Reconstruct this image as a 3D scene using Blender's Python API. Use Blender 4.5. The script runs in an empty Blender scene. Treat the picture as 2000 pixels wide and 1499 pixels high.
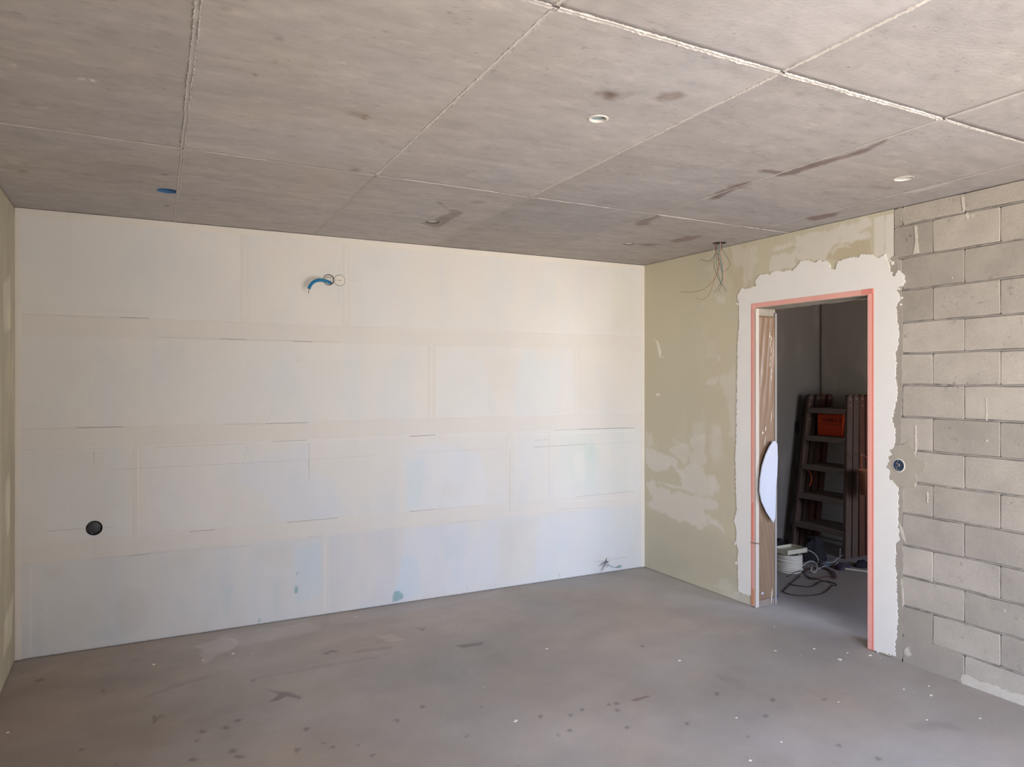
import bpy, math, random
import numpy as np
from mathutils import Vector, Matrix
from mathutils.geometry import tessellate_polygon
random.seed(7)
rng = np.random.default_rng(7)
C = bpy.context.scene.collection
sc = bpy.context.scene

# ------------------------------------------------------------------ camera, world, light, exposure
F_PX, CX, HOR, YAW, EYE = 1406.0, 1000.0, 744.0, math.radians(27.6), 1.6
cam = bpy.data.cameras.new('camera'); camo = bpy.data.objects.new('camera', cam); C.objects.link(camo)
cam.sensor_width = 36.0; cam.lens = F_PX/2000*36; cam.shift_y = -(749.5-HOR)/2000; cam.clip_start = .02
camo.location = (0, 0, EYE); camo.rotation_euler = (math.pi/2, 0, -YAW)
sc.camera = camo
w = bpy.data.worlds.new('daylight'); sc.world = w; w.use_nodes = True
nt = w.node_tree; nt.nodes.clear()
wo = nt.nodes.new('ShaderNodeOutputWorld'); bg = nt.nodes.new('ShaderNodeBackground')
tc = nt.nodes.new('ShaderNodeTexCoord'); sx = nt.nodes.new('ShaderNodeSeparateXYZ'); cr = nt.nodes.new('ShaderNodeValToRGB')
ma = nt.nodes.new('ShaderNodeMath'); ma.operation = 'MULTIPLY_ADD'; ma.inputs[1].default_value = .5; ma.inputs[2].default_value = .5
nt.links.new(tc.outputs['Generated'], sx.inputs[0]); nt.links.new(sx.outputs[2], ma.inputs[0])
nt.links.new(ma.outputs[0], cr.inputs[0]); nt.links.new(cr.outputs[0], bg.inputs[0]); nt.links.new(bg.outputs[0], wo.inputs[0])
e = cr.color_ramp.elements                                   # sunlit ground below the horizon, hazy blue sky above
e[0].position = 0.0; e[0].color = (.97, .90, .83, 1)
e[1].position = 1.0; e[1].color = (.42, .58, 1.0, 1)
for p_, c_ in ((.485, (1.01, .94, .87, 1)), (.515, (.86, .93, 1.08, 1)), (.68, (.60, .76, 1.10, 1))):
    k = e.new(p_); k.color = c_
bg.inputs[1].default_value = 6.0
# opening in the wall behind the camera: portal so the daylight is sampled well
WIN = (0.75, 2.75, 0.0, 2.4); FRONT_Y = -0.7; TX, TL = 2.85, 12.0
ar = bpy.data.lights.new('window_portal', 'AREA'); ar.shape = 'RECTANGLE'
ar.size = WIN[1]-WIN[0]; ar.size_y = WIN[3]-WIN[2]; ar.cycles.is_portal = True
aro = bpy.data.objects.new('window_portal', ar); C.objects.link(aro)
aro.location = ((WIN[0]+WIN[1])/2, FRONT_Y-.22, (WIN[2]+WIN[3])/2); aro.rotation_euler = (math.pi/2, 0, 0)
vs = sc.view_settings; vs.view_transform = 'Standard'; vs.look = 'None'; vs.gamma = 1.0; vs.use_curve_mapping = False
vs.exposure = 1.55
sc.cycles.max_bounces = 8; sc.cycles.diffuse_bounces = 6

HWIN_ADDED = (4.45, 5.95, 0.7, 2.2)          # unseen opening added at the far end of the hall to brighten it
ar2 = bpy.data.lights.new('hall_portal', 'AREA'); ar2.shape = 'RECTANGLE'; ar2.size = HWIN_ADDED[1]-HWIN_ADDED[0]; ar2.size_y = HWIN_ADDED[3]-HWIN_ADDED[2]; ar2.cycles.is_portal = True
aro2 = bpy.data.objects.new('hall_portal', ar2); C.objects.link(aro2); aro2.location = ((HWIN_ADDED[0]+HWIN_ADDED[1])/2, .18, (HWIN_ADDED[2]+HWIN_ADDED[3])/2); aro2.rotation_euler = (math.pi/2, 0, 0)

# ------------------------------------------------------------------ room measures
XL, XR, YB, H = -0.61, 3.87, 4.95, 2.592
HX, HY, HY0 = 6.18, 5.05, .3          # hall behind the door
WT = .19
def ray(u, v):
    l = (u-CX)/F_PX
    return (math.sin(YAW)+l*math.cos(YAW), math.cos(YAW)-l*math.sin(YAW), (HOR-v)/F_PX)
def on_x(u, v, X=XR):
    d = ray(u, v); t = X/d[0]; return (d[1]*t, EYE+d[2]*t)          # (Y, z)
def on_y(u, v, Y=YB):
    d = ray(u, v); t = Y/d[1]; return (d[0]*t, EYE+d[2]*t)          # (X, z)
def on_z(u, v, Z=0.0):
    d = ray(u, v); t = (Z-EYE)/d[2]; return (d[0]*t, d[1]*t)        # (X, Y)
back = lambda u, v: on_y(u, v)
right = lambda u, v: on_x(u, v)
floor_ = lambda u, v: on_z(u, v, 0.0)
ceil_ = lambda u, v: on_z(u, v, H)
left_ = lambda u, v: on_x(u, v, XL)
def px3(u, v, X=None, Y=None, Z=None):
    d = ray(u, v)
    t = X/d[0] if X is not None else Y/d[1] if Y is not None else (Z-EYE)/d[2]
    return (d[0]*t, d[1]*t, EYE+d[2]*t)

# ------------------------------------------------------------------ colour + noise helpers
def lin(r, g, b):
    f = lambda c: c/12.92 if c <= .04045 else ((c+.055)/1.055)**2.4
    return np.array([f(r/255), f(g/255), f(b/255)])
def _hash(ix, iy, s):
    h = (ix.astype(np.int64)*374761393 + iy.astype(np.int64)*668265263 + s*2147483647) & 0xffffffff
    h = ((h ^ (h >> 13))*1274126177) & 0xffffffff
    return ((h ^ (h >> 16)) & 0xffff)/65535.0
def vnoise(x, y, s=0):
    ix, iy = np.floor(x), np.floor(y); fx, fy = x-ix, y-iy
    fx = fx*fx*(3-2*fx); fy = fy*fy*(3-2*fy)
    a, b = _hash(ix, iy, s), _hash(ix+1, iy, s); c, d = _hash(ix, iy+1, s), _hash(ix+1, iy+1, s)
    return (a*(1-fx)+b*fx)*(1-fy)+(c*(1-fx)+d*fx)*fy
def fbm(x, y, f=1.0, o=4, s=0):
    r, a, t = 0, .5, 0
    for k in range(o):
        r = r + a*vnoise(x*f*2**k, y*f*2**k, s+k*17); t += a; a *= .5
    return r/t
def sdist(x, y, poly):
    """signed distance to a polygon, positive inside"""
    P = np.array(poly, float); Q = np.roll(P, -1, 0)
    d = np.full(x.shape, 1e9); ins = np.zeros(x.shape, bool)
    for (ax, ay), (bx, by) in zip(P, Q):
        ex, ey = bx-ax, by-ay; L = ex*ex+ey*ey+1e-12
        t = np.clip(((x-ax)*ex+(y-ay)*ey)/L, 0, 1)
        d = np.minimum(d, (x-ax-t*ex)**2+(y-ay-t*ey)**2)
        if abs(ey) > 1e-12:
            c = ((ay > y) != (by > y)) & (x < (bx-ax)*(y-ay)/ey+ax)
            ins ^= c
    d = np.sqrt(d)
    return np.where(ins, d, -d)
def mask(x, y, poly, soft=.01, jit=0.0, jf=12, s=0):
    P = np.array(poly, float); m = soft+jit+.02
    out = np.zeros(x.shape)
    k = (x > P[:, 0].min()-m) & (x < P[:, 0].max()+m) & (y > P[:, 1].min()-m) & (y < P[:, 1].max()+m)
    if not k.any(): return out
    xs, ys = x[k], y[k]
    d = sdist(xs, ys, poly)
    if jit: d = d+(fbm(xs, ys, jf, 4, s)-.5)*2*jit
    t = np.clip((d+soft)/(2*soft), 0, 1)
    out[k] = t*t*(3-2*t)
    return out
def ell(u, v, ru, rv, ang=0, n=12):
    a = math.radians(ang)
    return [(u+ru*math.cos(t)*math.cos(a)-rv*math.sin(t)*math.sin(a), v+ru*math.cos(t)*math.sin(a)+rv*math.sin(t)*math.cos(a))
            for t in [2*math.pi*k/n for k in range(n)]]
def blend(col, m, c, a=1.0):
    m = (m*a)[:, None]; return col*(1-m)+np.asarray(c)[None, :]*m
def tint(col, m, f, a=1.0):
    m = (m*a)[:, None]; return col*(1-m+m*np.asarray(f)[None, :])

# ------------------------------------------------------------------ materials
def mat(name, color=(128,128,128), attr=False, var=.06, vscale=6.0, stretch=(1,1,1), rough=.9, bump=.1, bscale=60.0,
        pits=0.0, pscale=30.0, pcolor=.55, rand=0.0, lines=None, metal=0.0, spec=.3, fine=.03, streak=0.0, sstretch=(1,8,1), bdist=.004, trans=0.0, world=False):
    m = bpy.data.materials.new(name); m.use_nodes = True; t = m.node_tree; N = t.nodes; L = t.links
    b = N['Principled BSDF']; b.inputs['Roughness'].default_value = rough; b.inputs['Metallic'].default_value = metal
    b.inputs['Specular IOR Level'].default_value = spec
    if trans: b.inputs['Transmission Weight'].default_value = trans
    tcn = N.new('ShaderNodeTexCoord'); mp = N.new('ShaderNodeMapping'); mp.inputs['Scale'].default_value = stretch
    L.new(N.new('ShaderNodeNewGeometry').outputs['Position'] if world else tcn.outputs['Object'], mp.inputs[0])
    if attr:
        a = N.new('ShaderNodeAttribute'); a.attribute_name = 'Col'; cur = a.outputs['Color']
    else:
        a = N.new('ShaderNodeRGB'); c = lin(*color); a.outputs[0].default_value = (*c, 1); cur = a.outputs[0]
    def noise(scale, detail=6, vec=None, rgh=.6):
        n = N.new('ShaderNodeTexNoise'); n.inputs['Scale'].default_value = scale; n.inputs['Detail'].default_value = detail
        n.inputs['Roughness'].default_value = rgh
        L.new(vec or mp.outputs[0], n.inputs['Vector']); return n.outputs['Fac']
    def mulval(cur, fac, amt, center=.5):
        # cur * (1 + (fac-center)*2*amt)
        q = N.new('ShaderNodeMath'); q.operation = 'MULTIPLY_ADD'; q.inputs[1].default_value = 2*amt; q.inputs[2].default_value = 1-2*amt*center
        L.new(fac, q.inputs[0])
        v = N.new('ShaderNodeVectorMath'); v.operation = 'SCALE'; L.new(cur, v.inputs[0]); L.new(q.outputs[0], v.inputs['Scale'])
        return v.outputs[0]
    if var: cur = mulval(cur, noise(vscale, 8), var*2)
    if fine: cur = mulval(cur, noise(vscale*28, 3), fine*2)
    if streak:
        mp2 = N.new('ShaderNodeMapping'); mp2.inputs['Scale'].default_value = sstretch; L.new(tcn.outputs['Object'], mp2.inputs[0])
        cur = mulval(cur, noise(4.0, 7, mp2.outputs[0], .7), streak*2)
    if rand:
        oi = N.new('ShaderNodeObjectInfo'); cur = mulval(cur, oi.outputs['Random'], rand)
    if pits:
        n1 = noise(pscale, 2); cp = N.new('ShaderNodeMapRange'); cp.inputs[1].default_value = .70-.04*pits; cp.inputs[2].default_value = .76
        L.new(n1, cp.inputs[0])
        n3 = noise(pscale*.11, 2); c3 = N.new('ShaderNodeMapRange'); c3.inputs[1].default_value = .45; c3.inputs[2].default_value = .6
        L.new(n3, c3.inputs[0])
        mm = N.new('ShaderNodeMath'); mm.operation = 'MULTIPLY'; L.new(cp.outputs[0], mm.inputs[0]); L.new(c3.outputs[0], mm.inputs[1])
        q = N.new('ShaderNodeMath'); q.operation = 'MULTIPLY_ADD'; q.inputs[1].default_value = pcolor-1; q.inputs[2].default_value = 1
        L.new(mm.outputs[0], q.inputs[0])
        v = N.new('ShaderNodeVectorMath'); v.operation = 'SCALE'; L.new(cur, v.inputs[0]); L.new(q.outputs[0], v.inputs['Scale']); cur = v.outputs[0]
    if lines:
        # pencil lines, joint cracks and trowel ridges: (plane axes, p0, p1, half width, factor)
        sp = N.new('ShaderNodeSeparateXYZ'); L.new(tcn.outputs['Object'], sp.inputs[0])
        br = noise(40, 2); acc = {}
        def M(op, a, b=None, c=None):
            q = N.new('ShaderNodeMath'); q.operation = op
            for i, x in enumerate((a, b, c)):
                if x is None: continue
                if isinstance(x, (int, float)): q.inputs[i].default_value = x
                else: L.new(x, q.inputs[i])
            return q.outputs[0]
        hx, hz = sp.outputs[lines['h']], sp.outputs[2]
        wob = M('MULTIPLY_ADD', br, .004, -.002)
        for (p0, p1, hw, st) in lines['segs']:
            if abs(p1[0]-p0[0]) > abs(p1[1]-p0[1]): A, B, i, j = hx, hz, 0, 1
            else: A, B, i, j = hz, hx, 1, 0
            s_ = (p1[j]-p0[j])/(p1[i]-p0[i])
            tgt = M('MULTIPLY_ADD', A, s_, p0[j]-s_*p0[i])
            tgt = M('ADD', tgt, wob)
            e1 = M('COMPARE', B, tgt, hw); e2 = M('COMPARE', A, (p0[i]+p1[i])/2, abs(p1[i]-p0[i])/2)
            r = M('MULTIPLY', M('MULTIPLY', e1, e2), abs(st))
            key = st > 0
            acc[key] = r if key not in acc else M('MAXIMUM', acc[key], r)
        for key, tgtc in ((True, (.10, .12, .14, 1)), (False, (.86, .84, .79, 1))):
            if key in acc:
                mx = N.new('ShaderNodeMix'); mx.data_type = 'RGBA'; L.new(acc[key], mx.inputs[0]); L.new(cur, mx.inputs[6]); mx.inputs[7].default_value = tgtc
                cur = mx.outputs[2]
    L.new(cur, b.inputs['Base Color'])
    if bump:
        bn = N.new('ShaderNodeBump'); bn.inputs['Strength'].default_value = bump; bn.inputs['Distance'].default_value = bdist
        L.new(noise(bscale, 8, None, .65), bn.inputs['Height']); L.new(bn.outputs[0], b.inputs['Normal'])
    return m

# ------------------------------------------------------------------ mesh helpers
def link(name, me, m=None, parent=None, **props):
    o = bpy.data.objects.new(name, me); C.objects.link(o)
    if m is not None and me is not None: me.materials.append(m)
    if parent is not None: o.parent = parent
    for k, v in props.items(): o[k] = v
    return o
def mesh(name, verts, faces, smooth=False):
    me = bpy.data.meshes.new(name); me.from_pydata([tuple(map(float, v)) for v in verts], [], [tuple(f) for f in faces]); me.update()
    if smooth: me.polygons.foreach_set('use_smooth', [True]*len(me.polygons))
    return me
class MB:
    def __init__(s): s.v, s.f = [], []
    def add(s, v, f):
        n = len(s.v); s.v += [tuple(x) for x in v]; s.f += [tuple(i+n for i in q) for q in f]; return s
    def box(s, x0, x1, y0, y1, z0, z1, ch=0.0):
        if ch <= 0:
            v = [(x, y, z) for x in (x0, x1) for y in (y0, y1) for z in (z0, z1)]
            return s.add(v, [(0,1,3,2),(4,6,7,5),(0,4,5,1),(2,3,7,6),(0,2,6,4),(1,5,7,3)])
        import itertools
        v = []; idx = {}
        X, Y, Z = (x0, x1), (y0, y1), (z0, z1)
        for i, j, k in itertools.product((0, 1), repeat=3):
            sx_, sy_, sz_ = (1 if i == 0 else -1), (1 if j == 0 else -1), (1 if k == 0 else -1)
            for a in range(3):
                p = [X[i], Y[j], Z[k]]
                for b_, sg in enumerate((sx_, sy_, sz_)):
                    if b_ != a: p[b_] += sg*ch
                idx[(i, j, k, a)] = len(v); v.append(p)
        f = []
        for a in range(3):
            b_, c_ = (a+1) % 3, (a+2) % 3
            for s_ in (0, 1):
                q = []
                for (p_, r_) in ((0, 0), (1, 0), (1, 1), (0, 1)):
                    key = [0, 0, 0]; key[a] = s_; key[b_] = p_; key[c_] = r_
                    q.append(idx[(*key, a)])
                f.append(tuple(q))
        for a in range(3):          # edge chamfers run along axis a
            b_, c_ = (a+1) % 3, (a+2) % 3
            for p_ in (0, 1):
                for r_ in (0, 1):
                    q = []
                    for s_, ax in ((0, b_), (1, b_), (1, c_), (0, c_)):
                        key = [0, 0, 0]; key[a] = s_; key[b_] = p_; key[c_] = r_
                        q.append(idx[(*key, ax)])
                    f.append(tuple(q))
        for i, j, k in itertools.product((0, 1), repeat=3):
            f.append(tuple(idx[(i, j, k, a)] for a in range(3)))
        return s.add(v, f)
    def lathe(s, prof, org=(0,0,0), ax=(0,0,1), n=32, cap=True):
        """prof: list of (r, h) along axis"""
        a = Vector(ax).normalized(); t = a.orthogonal().normalized(); b_ = a.cross(t); o = Vector(org)
        v = []; f = []
        for (r, h) in prof:
            for k in range(n):
                q = 2*math.pi*k/n; v.append(o+a*h+(t*math.cos(q)+b_*math.sin(q))*r)
        for i in range(len(prof)-1):
            for k in range(n):
                k2 = (k+1) % n; f.append((i*n+k, i*n+k2, (i+1)*n+k2, (i+1)*n+k))
        if cap:
            if prof[0][0] > 1e-6: f.append(tuple(range(n))[::-1])
            if prof[-1][0] > 1e-6: f.append(tuple((len(prof)-1)*n+k for k in range(n)))
        return s.add(v, f)
    def tube(s, pts, r, n=8, res=8, cap=True):
        P = [Vector(p) for p in pts]
        if len(P) > 2 and res > 1:
            Q = [P[0]*2-P[1]]+P+[P[-1]*2-P[-2]]; out = []
            for i in range(1, len(Q)-2):
                for k in range(res):
                    t = k/res; a, b_, c_, d = Q[i-1:i+3]
                    out.append(.5*((2*b_)+(c_-a)*t+(2*a-5*b_+4*c_-d)*t*t+(3*b_-a-3*c_+d)*t**3))
            out.append(P[-1]); P = out
        T = [(P[min(i+1, len(P)-1)]-P[max(i-1, 0)]).normalized() for i in range(len(P))]
        nrm = T[0].orthogonal().normalized(); v = []; f = []
        for i, p in enumerate(P):
            nrm = (nrm-T[i]*nrm.dot(T[i])).normalized(); bn = T[i].cross(nrm)
            rr = r(i/(len(P)-1)) if callable(r) else r
            for k in range(n):
                q = 2*math.pi*k/n; v.append(p+(nrm*math.cos(q)+bn*math.sin(q))*rr)
        for i in range(len(P)-1):
            for k in range(n):
                k2 = (k+1) % n; f.append((i*n+k, i*n+k2, (i+1)*n+k2, (i+1)*n+k))
        if cap: f.append(tuple(range(n))[::-1]); f.append(tuple((len(P)-1)*n+k for k in range(n)))
        return s.add(v, f)
    def build(s, name, m, parent=None, smooth=False, **props):
        return link(name, mesh(name, s.v, s.f, smooth), m, parent, **props)

def axis(a, b, step, fine=(), fr=.05, fs=.005):
    xs = list(np.linspace(a, b, max(2, int(round((b-a)/step))+1)))
    for c in fine:
        if a-fr < c < b+fr:
            lo, hi = max(a, c-fr), min(b, c+fr)
            xs = [x for x in xs if not (lo < x < hi)]
            xs += list(np.linspace(lo, hi, max(2, int(round((hi-lo)/fs))+1)))
    return np.unique(np.round(xs, 6))
def grid(name, us, vs_, place, colf, m, parent=None, skirt=None, holes=(), keep=None, relief=None, **props):
    """heightfield sheet over (u, v) with per-vertex albedo 'Col', closed down at its edges by skirt (a vector)"""
    nu, nv = len(us), len(vs_)
    U, V = np.meshgrid(us, vs_, indexing='ij'); U = U.ravel().copy(); V = V.ravel().copy()
    i, j = np.meshgrid(np.arange(nu-1), np.arange(nv-1), indexing='ij'); i = i.ravel(); j = j.ravel()
    Q = np.stack([i*nv+j, (i+1)*nv+j, (i+1)*nv+j+1, i*nv+j+1], 1)
    cu, cv = U[Q].mean(1), V[Q].mean(1)
    ok = np.ones(len(Q), bool)
    for (hu, hv, r) in holes: ok &= (cu-hu)**2+(cv-hv)**2 > r*r
    if keep is not None: ok &= keep(cu, cv)
    Q2 = Q[ok]
    for (hu, hv, r) in holes:
        rem = Q[(cu-hu)**2+(cv-hv)**2 <= r*r]
        if not len(rem): continue
        e_ = np.intersect1d(np.unique(rem), np.unique(Q2))
        d = np.sqrt((U[e_]-hu)**2+(V[e_]-hv)**2)+1e-9
        U[e_] = hu+(U[e_]-hu)/d*r; V[e_] = hv+(V[e_]-hv)/d*r
    XYZ = place(U, V)
    if relief is not None: XYZ = XYZ+relief(U, V)
    col = colf(U, V) if colf is not None else None
    if skirt is not None:
        b = list(range(0, nu*nv-nv+1, nv))                    # v = v0 side
        b = [k*nv for k in range(nu)]+[(nu-1)*nv+k for k in range(1, nv)]+[k*nv+nv-1 for k in range(nu-2, -1, -1)]+[k for k in range(nv-2, 0, -1)]
        b = np.array(b); n0 = len(XYZ)
        XYZ = np.vstack([XYZ, XYZ[b]+np.array(skirt)])
        if col is not None: col = np.vstack([col, col[b]])
        nb = len(b); k = np.arange(nb); k2 = (k+1) % nb
        Q2 = np.vstack([Q2, np.stack([b[k], n0+k, n0+k2, b[k2]], 1)])
    me = bpy.data.meshes.new(name)
    me.vertices.add(len(XYZ)); me.vertices.foreach_set('co', XYZ.astype(np.float32).ravel())
    me.loops.add(4*len(Q2)); me.loops.foreach_set('vertex_index', Q2.astype(np.int32).ravel())
    me.polygons.add(len(Q2)); me.polygons.foreach_set('loop_start', np.arange(0, 4*len(Q2), 4, dtype=np.int32))
    me.update(calc_edges=True); me.validate()
    if col is not None:
        at = me.color_attributes.new('Col', 'FLOAT_COLOR', 'POINT')
        at.data.foreach_set('color', np.hstack([np.clip(col, 0, 1), np.ones((len(col), 1))]).astype(np.float32).ravel())
    return link(name, me, m, parent, **props)
def jagged(poly, amp, step, s=0, protect=None):
    out = []; n = len(poly); r = random.Random(s)
    for i in range(n):
        a, b_ = poly[i], poly[(i+1) % n]; L = math.dist(a, b_)
        if protect and protect(a, b_): out.append(a); continue
        k = max(1, int(L/step))
        for q in range(k):
            t = q/k; x, y = a[0]+(b_[0]-a[0])*t, a[1]+(b_[1]-a[1])*t
            nx, ny = -(b_[1]-a[1])/(L+1e-9), (b_[0]-a[0])/(L+1e-9)
            d = r.gauss(0, amp)*(1 if q else .5)
            out.append((x+nx*d, y+ny*d))
    return out
def sheet(name, loops, place, depth, m, parent=None, **props):
    """thin layer with an outline (and holes) given in a plane; place(a, b, d) with d the height over the plane"""
    v = []; f = []; n = 0
    tri = tessellate_polygon([[Vector((a, b_, 0)) for a, b_ in lp] for lp in loops])
    flat = [p for lp in loops for p in lp]
    v += [place(a, b_, depth) for a, b_ in flat]; v += [place(a, b_, -.002) for a, b_ in flat]
    f += [tuple(t) for t in tri]; N = len(flat); o = 0
    for lp in loops:
        L = len(lp)
        for k in range(L):
            k2 = (k+1) % L; f.append((o+k, o+k2, N+o+k2, N+o+k))
        o += L
    return link(name, mesh(name, v, f), m, parent, **props)
def thing(name, label, cat, loc=(0,0,0), group=None):
    o = bpy.data.objects.new(name, None); C.objects.link(o); o.location = loc; o.empty_display_size = .05
    o['label'] = label; o['category'] = cat
    if group: o['group'] = group
    return o
def at(root):
    """child coordinates are given in world space; keep them there"""
    inv = Matrix.Translation(-Vector(root.location))
    for c in root.children: c.matrix_parent_inverse = inv
def structure(name, me_or_none, m=None, parent=None):
    return link(name, me_or_none, m, parent, kind='structure')

# ================================================================== SETTING
# ------------------------------------------------------------------ floor
def px_poly(f, pts): return [f(u, v) for u, v in pts]
C_FLOOR = lin(177, 170, 164)
fl_marks_shade = [(1, [(385,1262),(440,1242),(470,1255),(455,1270),(425,1280),(400,1296),(392,1288),(398,1275)], .010, .03, (1.22,1.24,1.30)),
            (1, [(440,1240),(600,1216),(640,1228),(560,1246),(470,1262)], .03, .04, (1.16,1.17,1.20)),
            (1, [(640,1205),(760,1185),(900,1160),(980,1150),(980,1160),(860,1185),(700,1215),(640,1222)], .03, .03, (1.10,1.11,1.14)),
            (1, [(735,1242),(765,1240),(790,1250),(760,1256)], .02, .02, (1.22,1.2,1.2)),
            (0, [(280,1365),(330,1340),(400,1322),(430,1318),(400,1327),(335,1347)], .014, .012, (.88,.87,.87)),
            (0, [(490,1327),(560,1312),(640,1297),(740,1280),(740,1286),(640,1303),(560,1318)], .016, .014, (.90,.88,.88)),
            (0, [(505,1341),(540,1352),(560,1352),(590,1362),(588,1368),(560,1360),(545,1368),(527,1372),(545,1357)], .006, .01, (.62,.62,.64)),
            (0, [(890,1262),(940,1255),(948,1252),(940,1260),(905,1266)], .006, .01, (.66,.66,.66)),
            (0, [(812,1226),(832,1228),(825,1234)], .008, .01, (.7,.68,.66)),
            (0, [(65,1330),(85,1324),(88,1330),(72,1334)], .01, .01, (.7,.66,.62)),
            (0, [(685,1276),(700,1270),(770,1262),(765,1268),(700,1276)], .012, .01, (.85,.82,.8)),
            (0, [(1232,1368),(1268,1360),(1270,1362),(1240,1370)], .003, .004, (.62,.5,.45)),
            (0, [(1770,1415),(1840,1410),(1880,1425),(1800,1430)], .03, .02, (.86,.85,.85)),
            (0, [(1400,1318),(1440,1330),(1470,1350),(1440,1345)], .05, .03, (.9,.88,.87)),
            (0, [(-260,1290),(300,1310),(420,1400),(240,1640),(-260,1640)], .45, .1, (.74,.70,.69)),  # left part of the floor darkened: fading daylight painted in
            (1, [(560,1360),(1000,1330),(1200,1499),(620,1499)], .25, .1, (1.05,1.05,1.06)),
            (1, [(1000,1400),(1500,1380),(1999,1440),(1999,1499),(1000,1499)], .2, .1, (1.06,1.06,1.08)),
            (0, [(1500,1130),(1690,1100),(1690,1200),(1540,1180)], .15, .05, (.9,.88,.85))]
spots = [(302,1406,5,8),(315,1401,3,3),(395,1430,8,3),(441,1423,7,3),(465,1408,6,3),(597,1425,6,3),(580,1466,5,4),(632,1453,3,2),(650,1460,4,3),
         (455,1468,8,4),(468,1479,10,3),(386,1448,4,2),(775,1408,5,3),(825,1381,5,3),(728,1476,4,3),(698,1457,3,2),(1055,1400,4,3),(1113,1427,5,3),
         (1090,1437,3,2),(1114,1398,4,3),(1137,1387,5,2),(1204,1375,6,3),(1205,1388,6,3),(1190,1377,5,2),(1225,1422,5,3),(1400,1356,4,3),
         (1496,1399,5,3),(1510,1368,5,3),(1611,1367,4,2),(1637,1457,5,3),(1715,1483,5,3),(1340,1415,3,2),(1342,1414,3,2),(494,1330,4,2),(202,1350,3,2),
         (650,1273,8,2),(638,1277,5,2),(912,1438,3,2),(1255,1263,4,2),(228,1494,6,2),(377,1485,8,3),(160,1465,6,2),(940,1380,2,2),(1460,1440,3,2)]
def col_floor(x, y):
    c = np.tile(C_FLOOR, (len(x), 1))
    n = fbm(x, y, 1.1, 5, 3); c = c*(1+(n-.5)[:, None]*.30)
    n = fbm(x*.8+y*.3, y*2.2-x*.6, 2.2, 5, 9); c = c*(1+(n-.5)[:, None]*.20)
    hue = fbm(x, y, 1.6, 3, 77)[:, None]; c = c*np.array([1.03, 1, .97])**((hue-.5)*5); c = tint(c, np.clip((x-XR-.15)/.3, 0, 1), (.62,.58,.56))  # last tint paints the hall's dimness into the floor colour
    for i, (_, p, s_, j_, f) in enumerate(fl_marks_shade):
        c = tint(c, mask(x, y, px_poly(floor_, p), s_, j_, 14, i), f)
    for i, (u, v, a, b_) in enumerate(spots):
        c = tint(c, mask(x, y, px_poly(floor_, ell(u, v, a*1.1, b_*1.1)), .003, .006, 60, i), (.58,.57,.58), .85)
    return c
M_FLOOR = mat('floor_screed', attr=True, var=.08, vscale=4.5, rough=.74, bump=.2, bscale=35, fine=.045, pits=.5, pscale=26, pcolor=.72, spec=.35)
fx = np.concatenate([np.arange(XL-.1, XR, .0125), np.arange(XR, HX+.1, .04)]); fy = np.concatenate([np.arange(FRONT_Y-.3, 1.4, .05), np.arange(1.4, HY+.06, .0125)])
grid('floor', fx, fy, lambda u, v: np.stack([u, v, np.zeros_like(u)], 1), col_floor, M_FLOOR, skirt=(0,0,-.15), kind='structure')

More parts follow.
